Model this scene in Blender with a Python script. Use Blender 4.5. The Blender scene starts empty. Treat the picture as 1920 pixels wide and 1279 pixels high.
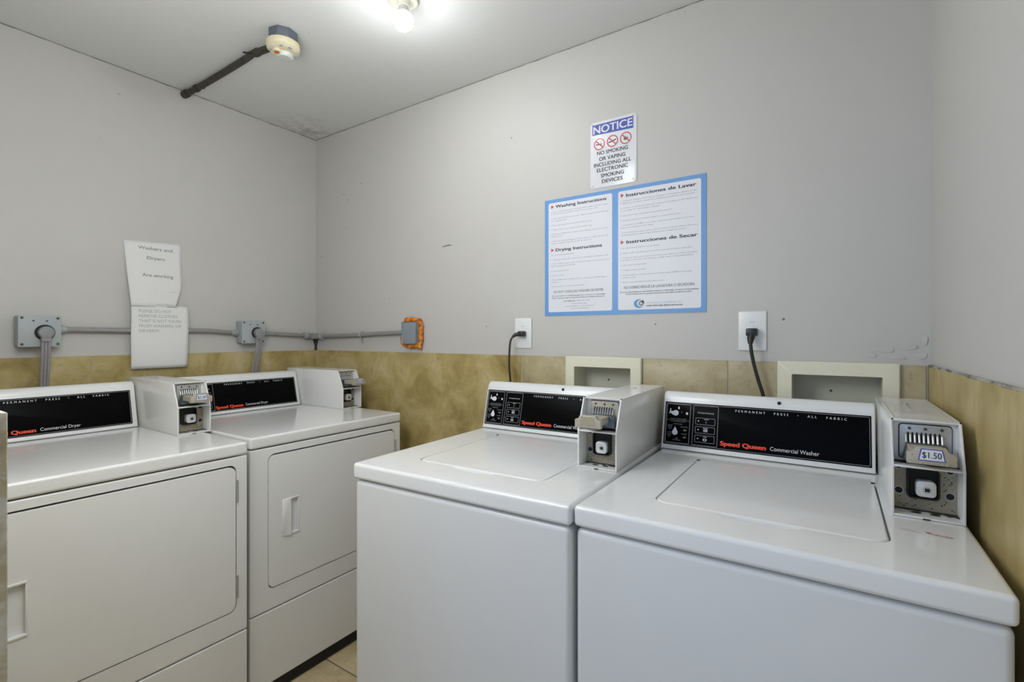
import bpy, bmesh, math, random
from math import pi, sin, cos, radians, atan2
from mathutils import Vector, Matrix

random.seed(7)
scene = bpy.context.scene
COL = scene.collection

# ------------------------------------------------------------------ camera, world, light, exposure
CAM = (2.464, -1.692, 1.259)
cam_data = bpy.data.cameras.new('camera')
cam_data.sensor_width = 36.0
cam_data.lens = 921.41 / 1920 * 36.0
cam_data.shift_y = -9.22 / 1920
cam_data.clip_start = 0.02
cam = bpy.data.objects.new('camera', cam_data)
cam.location = CAM
cam.rotation_euler = (pi / 2, 0, 0.58967)
COL.objects.link(cam)
scene.camera = cam

world = bpy.data.worlds.new('world')
scene.world = world
world.use_nodes = True
bg = world.node_tree.nodes['Background']
bg.inputs['Color'].default_value = (0.46, 0.64, 1.0, 1)
bg.inputs["Strength"].default_value = 0.85
# sun over the roof: it never enters the room, it lights the pavement outside the doorway
sun_data = bpy.data.lights.new('sun', 'SUN')
sun_data.energy = 2.0
sun_data.angle = 0.0093
sun_data.color = (1.0, 0.96, 0.90)
sun = bpy.data.objects.new('sun', sun_data)
sun.rotation_euler = Vector((-0.45, -0.12, -0.88)).to_track_quat('-Z', 'Y').to_euler()
sun.location = (6, 2, 8)
COL.objects.link(sun)

# unseen fill light, added to even out the brightness of the room
fill_data = bpy.data.lights.new('fill_light', 'POINT')
fill_data.energy = 20.5
fill_data.shadow_soft_size = 0.28
fill_data.color = (0.93, 0.97, 1.0)
lamp = bpy.data.objects.new('fill_light', fill_data)
lamp.location = (1.42, -1.33, 1.72)
COL.objects.link(lamp)

BULB_STRENGTH = 330.0
BULB_COLOR = (0.95, 0.98, 1.0, 1)

scene.view_settings.view_transform = 'Standard'
scene.view_settings.look = 'None'
scene.view_settings.exposure = 0.17
scene.view_settings.gamma = 1.0
scene.view_settings.use_curve_mapping = False

# ------------------------------------------------------------------ materials
def new_mat(name, color, rough=0.5, metal=0.0, coat=0.0, spec=0.5):
    m = bpy.data.materials.new(name)
    m.use_nodes = True
    b = m.node_tree.nodes['Principled BSDF']
    b.inputs['Base Color'].default_value = (*color, 1)
    b.inputs['Roughness'].default_value = rough
    b.inputs['Metallic'].default_value = metal
    b.inputs['Coat Weight'].default_value = coat
    b.inputs['Specular IOR Level'].default_value = spec
    return m

def nodes_of(m):
    nt = m.node_tree
    return nt, nt.nodes['Principled BSDF']

def noise(nt, scale, detail=4, rough=0.55, vec=None, dist=0.0):
    n = nt.nodes.new('ShaderNodeTexNoise')
    n.inputs['Scale'].default_value = scale
    n.inputs['Detail'].default_value = detail
    n.inputs['Roughness'].default_value = rough
    n.inputs['Distortion'].default_value = dist
    if vec is not None:
        nt.links.new(vec, n.inputs['Vector'])
    return n

def ramp(nt, fac, stops):
    r = nt.nodes.new('ShaderNodeValToRGB')
    el = r.color_ramp.elements
    while len(el) < len(stops):
        el.new(0.5)
    for e, (p, c) in zip(el, stops):
        e.position = p
        e.color = (*c, 1) if len(c) == 3 else c
    nt.links.new(fac, r.inputs['Fac'])
    return r

def mixc(nt, fac, a, b, mode='MIX'):
    n = nt.nodes.new('ShaderNodeMix')
    n.data_type = 'RGBA'
    n.blend_type = mode
    for sock, v in ((n.inputs[0], fac), (n.inputs[6], a), (n.inputs[7], b)):
        if isinstance(v, (int, float)):
            sock.default_value = v
        elif isinstance(v, tuple):
            sock.default_value = (*v, 1) if len(v) == 3 else v
        else:
            nt.links.new(v, sock)
    return n.outputs[2]

def objvec(nt, scale=(1, 1, 1), rand=False):
    tc = nt.nodes.new('ShaderNodeTexCoord')
    mp = nt.nodes.new('ShaderNodeMapping')
    mp.inputs['Scale'].default_value = scale
    nt.links.new(tc.outputs['Object'], mp.inputs['Vector'])
    if rand:
        oi = nt.nodes.new('ShaderNodeObjectInfo')
        mul = nt.nodes.new('ShaderNodeMath')
        mul.operation = 'MULTIPLY'
        mul.inputs[1].default_value = 37.0
        nt.links.new(oi.outputs['Random'], mul.inputs[0])
        nt.links.new(mul.outputs[0], mp.inputs['Location'])
    return mp.outputs['Vector']

def bump(nt, b, height, strength=0.2, dist=0.01):
    n = nt.nodes.new('ShaderNodeBump')
    n.inputs['Strength'].default_value = strength
    n.inputs['Distance'].default_value = dist
    nt.links.new(height, n.inputs['Height'])
    nt.links.new(n.outputs['Normal'], b.inputs['Normal'])

def mapr(nt, v, a, b, c=0.0, d=1.0):
    n = nt.nodes.new('ShaderNodeMapRange')
    n.inputs[1].default_value = a; n.inputs[2].default_value = b
    n.inputs[3].default_value = c; n.inputs[4].default_value = d
    nt.links.new(v, n.inputs[0])
    return n.outputs[0]

def math_(nt, op, a, b=None):
    n = nt.nodes.new('ShaderNodeMath'); n.operation = op
    for s, v in ((n.inputs[0], a), (n.inputs[1], b)):
        if v is None: continue
        if isinstance(v, (int, float)): s.default_value = v
        else: nt.links.new(v, s)
    return n.outputs[0]

def enamel(name, color, rough=0.22, spots=0.0):
    m = new_mat(name, color, rough, coat=0.25)
    nt, b = nodes_of(m)
    b.inputs['Coat Roughness'].default_value = 0.12
    v = objvec(nt)
    n1 = noise(nt, 5, 3, 0.5, v)
    c = mixc(nt, mapr(nt, n1.outputs['Fac'], 0.4, 0.75, 0, 0.12), tuple(color), tuple(x * .86 for x in color))
    n2 = noise(nt, 130, 2, 0.5, v)
    c = mixc(nt, mapr(nt, n2.outputs['Fac'], 0.80, 0.86, 0, 0.35 + spots), c, (0.25, 0.22, 0.18))
    nt.links.new(c, b.inputs['Base Color'])
    n3 = noise(nt, 500, 1, 0.5, v)
    bump(nt, b, n3.outputs['Fac'], 0.02, 0.002)
    return m

def paint(name, color, top=None, rough=0.42):
    """wall paint: fine roller relief, faint scuffs, a dirty cracked line under the ceiling"""
    m = new_mat(name, color, rough)
    nt, b = nodes_of(m)
    v = objvec(nt)
    n1 = noise(nt, 2.2, 5, 0.6, v, 0.4)
    c = mixc(nt, mapr(nt, n1.outputs['Fac'], 0.35, 0.7, 0, 0.16), tuple(color), tuple(x * y for x, y in zip(color, (.90, .89, .86))))
    n2 = noise(nt, 30, 2, 0.5, v)
    c = mixc(nt, mapr(nt, n2.outputs['Fac'], 0.765, 0.79, 0, 0.4), c, (0.30, 0.28, 0.25))
    if top is not None:
        sep = nt.nodes.new('ShaderNodeSeparateXYZ')
        nt.links.new(v, sep.inputs[0])
        w = noise(nt, 14, 4, 0.6, v)
        lim = mapr(nt, w.outputs['Fac'], 0.3, 0.7, top - 0.0055, top - 0.0015)
        f = math_(nt, 'GREATER_THAN', sep.outputs[2], lim)
        c = mixc(nt, math_(nt, 'MULTIPLY', f, 0.75), c, (0.09, 0.08, 0.065))
    if top is None:      # damp stain in the far left corner of the ceiling
        sep = nt.nodes.new('ShaderNodeSeparateXYZ'); nt.links.new(v, sep.inputs[0])
        dx = math_(nt, 'SUBTRACT', sep.outputs[0], 0.07); dy = math_(nt, 'ADD', sep.outputs[1], 0.10)
        r2 = math_(nt, 'SQRT', math_(nt, 'ADD', math_(nt, 'MULTIPLY', dx, dx), math_(nt, 'MULTIPLY', dy, dy)))
        ns = noise(nt, 16, 5, 0.65, v)
        f = math_(nt, 'MULTIPLY', mapr(nt, r2, 0.03, 0.24, 1.0, 0.0), mapr(nt, ns.outputs['Fac'], 0.42, 0.62, 0.0, 0.55))
        c = mixc(nt, f, c, (0.30, 0.26, 0.18))
    nt.links.new(c, b.inputs['Base Color'])
    n3 = noise(nt, 160, 3, 0.6, v)
    n4 = noise(nt, 9, 3, 0.55, v)
    h = math_(nt, 'ADD', math_(nt, 'MULTIPLY', n3.outputs['Fac'], 0.25), n4.outputs['Fac'])
    bump(nt, b, h, 0.10, 0.006)
    return m

def travertine(name, dark, mid, light, scale=(1, 1, 1), rough=0.32):
    m = new_mat(name, mid, rough)
    nt, b = nodes_of(m)
    v = objvec(nt, scale, True)
    n1 = noise(nt, 6.5, 8, 0.62, v, 0.5)
    r = ramp(nt, n1.outputs['Fac'], [(0.30, dark), (0.5, mid), (0.68, light)])
    n2 = noise(nt, 38, 5, 0.65, v, 0.3)
    c = mixc(nt, mapr(nt, n2.outputs['Fac'], 0.56, 0.70, 0, 0.55), r.outputs[0], tuple(x * .62 for x in mid))
    n3 = noise(nt, 70, 3, 0.6, v)
    c = mixc(nt, mapr(nt, n3.outputs['Fac'], 0.62, 0.72, 0, 0.35), c, light)
    nt.links.new(c, b.inputs['Base Color'])
    bump(nt, b, n2.outputs['Fac'], 0.06, 0.004)
    return m

def metal_dirty(name, base, dirt, rough=0.4, metal=0.7, amount=(0.56, 0.68), scale=90):
    m = new_mat(name, base, rough, metal)
    nt, b = nodes_of(m)
    v = objvec(nt)
    n = noise(nt, scale, 4, 0.65, v)
    c = mixc(nt, mapr(nt, n.outputs['Fac'], amount[0], amount[1], 0, 0.9), tuple(base), tuple(dirt))
    nt.links.new(c, b.inputs['Base Color'])
    return m

M = {}
ZC = 2.3662
ZT = 1.1803
M['wall'] = paint('wall_paint', (0.565, 0.552, 0.522), ZC, 0.5)
M['ceiling'] = paint('ceiling_paint', (0.73, 0.727, 0.705), None, 0.5)
M['tile'] = travertine('travertine_wall', (0.28, 0.195, 0.055), (0.46, 0.365, 0.15), (0.60, 0.505, 0.28))
M['tile_pale'] = travertine('travertine_pale', (0.33, 0.26, 0.13), (0.48, 0.405, 0.24), (0.62, 0.55, 0.38))
M['tile_streak'] = travertine('travertine_streaked', (0.33, 0.24, 0.075), (0.49, 0.39, 0.165), (0.62, 0.53, 0.30), (1.25, 1.25, 0.62))
M['tile_edge'] = travertine('travertine_edge', (0.38, 0.28, 0.14), (0.50, 0.40, 0.235), (0.82, 0.77, 0.68), (1.5, 1.5, 2.5), 0.6)
M['floor_tile'] = travertine('floor_ceramic', (0.40, 0.30, 0.16), (0.54, 0.43, 0.25), (0.66, 0.56, 0.38), rough=0.4)
M['grout'] = new_mat('grout', (0.48, 0.43, 0.33), 0.8)
M['old_caulk'] = metal_dirty('old_caulk', (0.42, 0.39, 0.33), (0.10, 0.085, 0.06), 0.8, 0.0, (0.42, 0.6), 25)
M['floor_grout'] = new_mat('floor_grout', (0.16, 0.12, 0.075), 0.9)
M['white'] = enamel('white_enamel', (0.86, 0.86, 0.845), 0.13)
M['white_front'] = enamel('white_enamel_front', (0.80, 0.80, 0.79), 0.28)
M['dryer_white'] = enamel('dryer_enamel', (0.85, 0.845, 0.825), 0.16)
M['console'] = enamel('console_plastic', (0.84, 0.84, 0.83), 0.3)
M['box_white'] = enamel('coin_box_enamel', (0.83, 0.825, 0.805), 0.25, 0.3)
M['gasket'] = new_mat('grey_gasket', (0.07, 0.07, 0.065), 0.7)
M['black'] = new_mat('black_plate', (0.002, 0.002, 0.0025), 0.35, spec=0.05)
M['black_matte'] = new_mat('black_matte', (0.012, 0.011, 0.010), 0.7)
M['outline'] = new_mat('grey_print', (0.33, 0.33, 0.34), 0.5)
M['print_white'] = new_mat('white_print', (0.75, 0.76, 0.78), 0.5)
M['print_red'] = new_mat('red_print', (0.90, 0.065, 0.02), 0.45)
M['ink'] = new_mat('black_ink', (0.035, 0.037, 0.045), 0.6)
M['ink_grey'] = new_mat('grey_ink', (0.15, 0.15, 0.165), 0.7)
M['ink_faded'] = new_mat('faded_ink', (0.40, 0.40, 0.41), 0.7)
M['paper'] = new_mat('white_paper', (0.80, 0.80, 0.78), 0.7)
M['poster_white'] = new_mat('poster_white', (0.76, 0.77, 0.80), 0.45)
M['poster_blue'] = new_mat('poster_blue', (0.14, 0.33, 0.66), 0.4)
M['logo_blue'] = new_mat('logo_blue', (0.12, 0.33, 0.66), 0.5)
M['logo_pale'] = new_mat('logo_pale_blue', (0.40, 0.50, 0.74), 0.5)
M['sign_white'] = new_mat('sign_white', (0.78, 0.79, 0.81), 0.25, coat=0.3)
M['sign_blue'] = new_mat('sign_blue', (0.075, 0.10, 0.42), 0.35)
M['sign_red'] = new_mat('sign_red', (0.62, 0.06, 0.07), 0.4)
M['sign_green'] = new_mat('sign_green', (0.03, 0.22, 0.10), 0.45)
M['grey_box'] = metal_dirty('grey_pvc', (0.40, 0.43, 0.44), (0.12, 0.11, 0.09), 0.5, 0.0, (0.68, 0.78), 40)
M['detector_box'] = new_mat('dark_grey_box', (0.11, 0.125, 0.15), 0.5)
M['grey_plate'] = metal_dirty('blue_grey_plate', (0.25, 0.29, 0.32), (0.10, 0.10, 0.09), 0.5, 0.0, (0.66, 0.8), 30)
M['conduit'] = metal_dirty('grey_conduit', (0.30, 0.29, 0.28), (0.10, 0.09, 0.07), 0.5, 0.1, (0.64, 0.75), 30)
M['conduit_dark'] = metal_dirty('dirty_conduit', (0.052, 0.047, 0.033), (0.014, 0.012, 0.010), 0.6, 0.1, (0.5, 0.7), 40)
M['plug_grey'] = new_mat('grey_plug', (0.27, 0.27, 0.28), 0.5)
M['cord_grey'] = new_mat('grey_cord', (0.30, 0.28, 0.285), 0.5)
M['cord_black'] = new_mat('black_cord', (0.012, 0.012, 0.013), 0.4)
M['plate_white'] = new_mat('white_wallplate', (0.83, 0.83, 0.82), 0.3)
M['cream'] = new_mat('cream_plastic', (0.80, 0.77, 0.60), 0.42)
M['cream_in'] = new_mat('cream_plastic_inside', (0.62, 0.61, 0.50), 0.5)
M['detector_cream'] = new_mat('aged_cream_plastic', (0.72, 0.66, 0.45), 0.45)
M['detector_grey'] = new_mat('pale_grey_plastic', (0.62, 0.62, 0.58), 0.45)
M['amber'] = new_mat('amber_lens', (0.55, 0.16, 0.02), 0.2)
M['foam'] = metal_dirty('orange_foam', (0.72, 0.24, 0.02), (0.22, 0.045, 0.008), 0.55, 0.0, (0.46, 0.62), 55)
M['steel'] = metal_dirty('steel_plate', (0.52, 0.52, 0.51), (0.10, 0.085, 0.05), 0.38, 0.55, (0.60, 0.74), 120)
M['steel_tan'] = metal_dirty('stained_steel', (0.40, 0.355, 0.26), (0.05, 0.042, 0.03), 0.5, 0.25, (0.62, 0.72), 140)
M['steel_tan_light'] = metal_dirty('worn_steel', (0.47, 0.43, 0.34), (0.09, 0.075, 0.05), 0.45, 0.25, (0.62, 0.72), 150)
M['chrome'] = new_mat('chrome', (0.80, 0.80, 0.80), 0.18, 1.0)
M['lock'] = metal_dirty('lock_metal', (0.74, 0.74, 0.73), (0.12, 0.11, 0.10), 0.35, 0.35, (0.62, 0.70), 260)
M['slide_dark'] = metal_dirty('dark_slide', (0.10, 0.125, 0.15), (0.20, 0.24, 0.24), 0.3, 0.6, (0.5, 0.7), 60)
M['label_blue'] = new_mat('label_blue', (0.05, 0.06, 0.40), 0.4)
M['label_white'] = new_mat('label_white', (0.78, 0.80, 0.86), 0.4)
M['dirt'] = metal_dirty('grime', (0.035, 0.03, 0.024), (0.12, 0.10, 0.07), 0.8, 0.0, (0.55, 0.7), 120)  # for real grime, and for shade painted on the shelf and in the corner
M['porcelain'] = new_mat('porcelain', (0.75, 0.73, 0.62), 0.35)
M['lamp_neck'] = new_mat('lamp_neck', (0.55, 0.55, 0.53), 0.45)
M['concrete'] = new_mat('outside_concrete', (0.55, 0.545, 0.53), 0.9)
M['residue'] = new_mat('red_residue', (0.62, 0.07, 0.05), 0.6)
M['residue_pale'] = new_mat('pale_residue', (0.80, 0.55, 0.50), 0.6)
em = bpy.data.materials.new('lit_bulb'); em.use_nodes = True
nt = em.node_tree
nt.nodes.remove(nt.nodes['Principled BSDF'])
e = nt.nodes.new('ShaderNodeEmission')
e.inputs['Color'].default_value = BULB_COLOR
e.inputs['Strength'].default_value = BULB_STRENGTH
ge = nt.nodes.new('ShaderNodeNewGeometry')      # LED globe: the chip shines down, the shoulder only glows
sp = nt.nodes.new('ShaderNodeSeparateXYZ'); nt.links.new(ge.outputs['Normal'], sp.inputs[0])
mr = nt.nodes.new('ShaderNodeMapRange'); mr.interpolation_type = 'SMOOTHSTEP'
mr.inputs[1].default_value = 0.15; mr.inputs[2].default_value = -0.85
mr.inputs[3].default_value = BULB_STRENGTH * 0.022; mr.inputs[4].default_value = BULB_STRENGTH
nt.links.new(sp.outputs[2], mr.inputs[0]); nt.links.new(mr.outputs[0], e.inputs['Strength'])
nt.links.new(e.outputs[0], nt.nodes['Material Output'].inputs['Surface'])
M['bulb'] = em

# ------------------------------------------------------------------ mesh helpers
class MB:
    def __init__(self):
        self.bm = bmesh.new()

    def _merge(self, other):
        me = bpy.data.meshes.new('tmp')
        other.to_mesh(me); other.free()
        self.bm.from_mesh(me)
        bpy.data.meshes.remove(me)

    def box(self, x0, x1, y0, y1, z0, z1, bev=0.0, seg=2, rot=None, at=None):
        b = bmesh.new()
        bmesh.ops.create_cube(b, size=1.0)
        for v in b.verts:
            v.co = Vector(((x0 + x1) / 2 + v.co.x * (x1 - x0), (y0 + y1) / 2 + v.co.y * (y1 - y0), (z0 + z1) / 2 + v.co.z * (z1 - z0)))
        if bev > 0:
            bmesh.ops.bevel(b, geom=b.edges[:], offset=bev, segments=seg, affect='EDGES', profile=0.5)
        if rot is not None:
            bmesh.ops.transform(b, matrix=rot, verts=b.verts)
        if at is not None:
            bmesh.ops.translate(b, vec=Vector(at), verts=b.verts)
        self._merge(b)
        return self

    def prism(self, pts, d, bev=0.0, seg=2, mat=None):
        """closed polygon (3D points, in order) pushed along vector d"""
        b = bmesh.new()
        vs = [b.verts.new(p) for p in pts]
        f = b.faces.new(vs)
        r = bmesh.ops.extrude_face_region(b, geom=[f])
        bmesh.ops.translate(b, vec=Vector(d), verts=[v for v in r['geom'] if isinstance(v, bmesh.types.BMVert)])
        bmesh.ops.recalc_face_normals(b, faces=b.faces[:])
        if bev > 0:
            bmesh.ops.bevel(b, geom=b.edges[:], offset=bev, segments=seg, affect='EDGES', profile=0.5)
        if mat is not None:
            bmesh.ops.transform(b, matrix=mat, verts=b.verts)
        self._merge(b)
        return self

    def tube(self, pts, r, n=10, cap=True, flat=1.0, up=None):
        pts = [Vector(p) for p in pts]
        b = bmesh.new()
        rings = []
        prev = None
        for i, p in enumerate(pts):
            t = (pts[min(i + 1, len(pts) - 1)] - pts[max(i - 1, 0)]).normalized()
            if prev is None:
                a = Vector(up) if up is not None else (Vector((0, 0, 1)) if abs(t.z) < 0.9 else Vector((1, 0, 0)))
            else:
                a = prev
            a = (a - t * a.dot(t)).normalized()
            prev = a
            c = t.cross(a)
            rr = r[i] if isinstance(r, (list, tuple)) else r
            rings.append([b.verts.new(p + a * rr * cos(2 * pi * k / n) + c * rr * flat * sin(2 * pi * k / n)) for k in range(n)])
        for i in range(len(rings) - 1):
            for k in range(n):
                b.faces.new((rings[i][k], rings[i][(k + 1) % n], rings[i + 1][(k + 1) % n], rings[i + 1][k]))
        if cap:
            b.faces.new(rings[0]); b.faces.new(rings[-1])
        bmesh.ops.recalc_face_normals(b, faces=b.faces[:])
        self._merge(b)
        return self

    def cyl(self, p0, p1, r, n=20, bev=0.0):
        b = bmesh.new()
        p0, p1 = Vector(p0), Vector(p1)
        d = p1 - p0
        bmesh.ops.create_cone(b, cap_ends=True, segments=n, radius1=r, radius2=r, depth=d.length)
        if bev > 0:
            bmesh.ops.bevel(b, geom=[e for e in b.edges if len([f for f in e.link_faces if len(f.verts) > 4]) == 1], offset=bev, segments=2, affect='EDGES', profile=0.5)
        q = Vector((0, 0, 1)).rotation_difference(d.normalized()).to_matrix().to_4x4()
        bmesh.ops.transform(b, matrix=Matrix.Translation((p0 + p1) / 2) @ q, verts=b.verts)
        self._merge(b)
        return self

    def lathe(self, prof, center, n=32):
        """prof (r, z) top to bottom around the vertical axis"""
        b = bmesh.new()
        rings = []
        for r, z in prof:
            if r < 1e-6:
                rings.append([b.verts.new((center[0], center[1], center[2] + z))])
            else:
                rings.append([b.verts.new((center[0] + r * cos(2 * pi * k / n), center[1] + r * sin(2 * pi * k / n), center[2] + z)) for k in range(n)])
        for A, B in zip(rings, rings[1:]):
            for k in range(n):
                q = [A[k % len(A)], A[(k + 1) % len(A)], B[(k + 1) % len(B)], B[k % len(B)]]
                u = []
                for v in q:
                    if v not in u: u.append(v)
                if len(u) > 2: b.faces.new(u)
        bmesh.ops.recalc_face_normals(b, faces=b.faces[:])
        self._merge(b)
        return self

    def faces(self, verts, faces):
        vs = [self.bm.verts.new(v) for v in verts]
        for f in faces:
            self.bm.faces.new([vs[i] for i in f])
        return self

    def mesh(self, name, mat, smooth=True):
        me = bpy.data.meshes.new(name)
        self.bm.normal_update()
        self.bm.to_mesh(me); self.bm.free()
        me.materials.append(M[mat] if isinstance(mat, str) else mat)
        if smooth and len(me.polygons):
            me.polygons.foreach_set('use_smooth', [True] * len(me.polygons))
            me.set_sharp_from_angle(angle=radians(38))
        return me

    def build(self, name, mat, parent=None, label=None, smooth=True, wn=False):
        o = bpy.data.objects.new(name, self.mesh(name, mat, smooth))
        COL.objects.link(o)
        if parent is not None: o.parent = parent
        if label: o['label'] = label
        if wn:
            w = o.modifiers.new('weighted_normal', 'WEIGHTED_NORMAL')
            w.keep_sharp = True
        return o

def thing(name, label, cat, loc=(0, 0, 0), rz=0.0, group=None):
    o = bpy.data.objects.new(name, None)
    o.empty_display_size = 0.1
    o.location = loc
    o.rotation_euler = (0, 0, rz)
    COL.objects.link(o)
    o['label'] = label
    o['category'] = cat
    if group: o['group'] = group
    return o

def cut(o, mb):
    """carve the shape mb out of object o"""
    me = bpy.data.meshes.new('cutter')
    mb.bm.to_mesh(me); mb.bm.free()
    c = bpy.data.objects.new('cutter', me)
    COL.objects.link(c)
    c.parent = o.parent
    m = o.modifiers.new('cut', 'BOOLEAN')
    m.operation = 'DIFFERENCE'; m.solver = 'EXACT'; m.object = c
    dg = bpy.context.evaluated_depsgraph_get()
    dg.update()
    new = bpy.data.meshes.new_from_object(o.evaluated_get(dg))
    o.modifiers.remove(m)
    o.data = new
    new.polygons.foreach_set('use_smooth', [True] * len(new.polygons))
    new.set_sharp_from_angle(angle=radians(38))
    bpy.data.objects.remove(c)
    bpy.data.meshes.remove(me)

def rrect(x0, x1, z0, z1, r, n=6, corners=(1, 1, 1, 1)):
    """rounded rectangle outline in 2D, anticlockwise from bottom left; r per corner bl, br, tr, tl"""
    rs = r if isinstance(r, (list, tuple)) else [r * c for c in corners]
    out = []
    for (cx, cy, a0), rr in zip(((x0, z0, pi), (x1, z0, 1.5 * pi), (x1, z1, 0), (x0, z1, .5 * pi)), rs):
        ox = cx + (rr if cx == x0 else -rr)
        oy = cy + (rr if cy == z0 else -rr)
        if rr <= 0:
            out.append((cx, cy)); continue
        for k in range(n + 1):
            a = a0 + .5 * pi * k / n
            out.append((ox + rr * cos(a), oy + rr * sin(a)))
    return out

class Frame:
    """a plane: origin, u to the right, v up, n towards the viewer"""
    def __init__(self, o, u, v):
        self.o, self.u, self.v = Vector(o), Vector(u).normalized(), Vector(v).normalized()
        self.n = self.u.cross(self.v)
    def p(self, a, b, h=0.0):
        return self.o + self.u * a + self.v * b + self.n * h
    def poly(self, mb, pts, h0, h1, bev=0.0):
        mb.prism([self.p(a, b, h0) for a, b in pts], self.n * (h1 - h0), bev)
        return mb
    def rect(self, mb, a0, a1, b0, b1, h0, h1, r=0.0, bev=0.0):
        return self.poly(mb, rrect(a0, a1, b0, b1, r) if r else [(a0, b0), (a1, b0), (a1, b1), (a0, b1)], h0, h1, bev)
    def ring(self, mb, a0, a1, b0, b1, w, h, r=0.002):
        A = rrect(a0, a1, b0, b1, r, 4); B = rrect(a0 + w, a1 - w, b0 + w, b1 - w, max(r - w, 0.0003), 4)
        n = len(A)
        mb.faces([self.p(x, y, h) for x, y in A + B], [(i, (i + 1) % n, n + (i + 1) % n, n + i) for i in range(n)])
        return mb
    def disc(self, mb, a, b, ra, rb, h, n=20, rin=0.0):
        ang = [2 * pi * k / n for k in range(n)]
        if rin:
            mb.faces([self.p(a + ra * cos(t), b + rb * sin(t), h) for t in ang] + [self.p(a + ra * rin * cos(t), b + rb * rin * sin(t), h) for t in ang],
                     [(i, (i + 1) % n, n + (i + 1) % n, n + i) for i in range(n)])
        else:
            mb.faces([self.p(a + ra * cos(t), b + rb * sin(t), h) for t in ang], [tuple(range(n))])
        return mb
    def flat(self, mb, pts, h):
        mb.faces([self.p(a, b, h) for a, b in pts], [tuple(range(len(pts)))])
        return mb
    def line(self, mb, pts, w, h):
        for (ax, ay), (bx, by) in zip(pts, pts[1:]):
            d = Vector((bx - ax, by - ay)); 
            if d.length < 1e-6: continue
            d.normalize(); nx, ny = -d.y * w / 2, d.x * w / 2
            self.flat(mb, [(ax + nx, ay + ny), (ax - nx, ay - ny), (bx - nx, by - ny), (bx + nx, by + ny)], h)
        return mb
    def text(self, mb, body, a, b, height, h, width=None, align='LEFT', bold=0.0, shear=0.0, space=1.0, res=2):
        """flat lettering: baseline start (a, b); capital height; stretched to width when given"""
        cu = bpy.data.curves.new('lettering', 'FONT')
        cu.body = body; cu.size = 1.0; cu.resolution_u = res
        cu.shear = shear; cu.space_character = space
        cu.fill_mode = 'FRONT' if hasattr(cu, 'fill_mode') else cu.fill_mode
        ob = bpy.data.objects.new('lettering', cu)
        me = ob.to_mesh()
        co = [v.co.copy() for v in me.vertices]
        fs = [tuple(p.vertices) for p in me.polygons]
        ob.to_mesh_clear()
        bpy.data.objects.remove(ob); bpy.data.curves.remove(cu)
        if not co: return mb
        x0, x1 = min(c.x for c in co), max(c.x for c in co)
        sy = height / 0.70
        sx = width / (x1 - x0) if width else sy
        wd = (x1 - x0) * sx
        sh = {'LEFT': 0, 'CENTER': -wd / 2, 'RIGHT': -wd}[align]
        # heavier strokes: the same letters laid over each other a hair apart
        for lay, (ox, oy) in enumerate(((0, 0),) if bold <= 0 else ((-bold, 0), (bold, 0), (0, 0)) if bold < .014 else ((-bold, -bold * .5), (bold, -bold * .5), (-bold, bold * .5), (bold, bold * .5), (0, 0))):
            mb.faces([self.p(a + sh + (c.x - x0 + ox) * sx, b + (c.y + oy) * sy, h + lay * 6e-5) for c in co], fs)
        return mb

# ------------------------------------------------------------------ room shell
RA = 0.03846                      # the right wall runs slightly out of square
RWX = 2.6615
def rw(y, off=0.0):               # x of the right wall's face at depth y
    return RWX - math.tan(RA) * y - off
YF = -1.568                       # inner face of the front wall
YO = -1.75                        # its outer face
XJ = 1.750                        # left jamb of the doorway the picture is taken from

def structure(o):
    o['kind'] = 'structure'
    return o

# washer outlet recesses cut through the back wall
OB = [(1.590, 1.886, 0.93, 1.1825), (2.305, 2.5965, 0.93, 1.1845)]
HOLES = [(x0 + .03, x1 - .03, z0 + .03, z1 - .03) for x0, x1, z0, z1 in OB]

def wall_with_holes(xs, zs, holes, y0, y1):
    mb = MB()
    for i in range(len(xs) - 1):
        for k in range(len(zs) - 1):
            cx, cz = (xs[i] + xs[i + 1]) / 2, (zs[k] + zs[k + 1]) / 2
            if any(a < cx < b and c < cz < d for a, b, c, d in holes): continue
            for y, fl in ((y0, 0), (y1, 1)):
                q = [(xs[i], y, zs[k]), (xs[i + 1], y, zs[k]), (xs[i + 1], y, zs[k + 1]), (xs[i], y, zs[k + 1])]
                mb.faces(q if not fl else q[::-1], [(0, 1, 2, 3)])
    for a, b, c, d in holes:
        mb.faces([(a, y0, c), (b, y0, c), (b, y0, d), (a, y0, d), (a, y1, c), (b, y1, c), (b, y1, d), (a, y1, d)],
                 [(0, 4, 5, 1), (1, 5, 6, 2), (2, 6, 7, 3), (3, 7, 4, 0)])
    X0, X1, Z0, Z1 = xs[0], xs[-1], zs[0], zs[-1]
    mb.faces([(X0, y0, Z0), (X1, y0, Z0), (X1, y0, Z1), (X0, y0, Z1), (X0, y1, Z0), (X1, y1, Z0), (X1, y1, Z1), (X0, y1, Z1)],
             [(0, 1, 5, 4), (1, 2, 6, 5), (2, 3, 7, 6), (3, 0, 4, 7)])
    bmesh.ops.remove_doubles(mb.bm, verts=mb.bm.verts, dist=1e-5)
    return mb
xs = sorted([-0.12, RWX + 0.2] + [v for h in HOLES for v in h[:2]])
zs = sorted(set([-0.05, ZC] + [v for h in HOLES for v in h[2:]]))
wall_back = structure(wall_with_holes(xs, zs, HOLES, 0.0, 0.14).build('wall_back', 'wall', smooth=False))
wall_left = structure(MB().box(-0.12, 0.0, YO, 0.0, -0.05, ZC).build('wall_left', 'wall', smooth=False))
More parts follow.
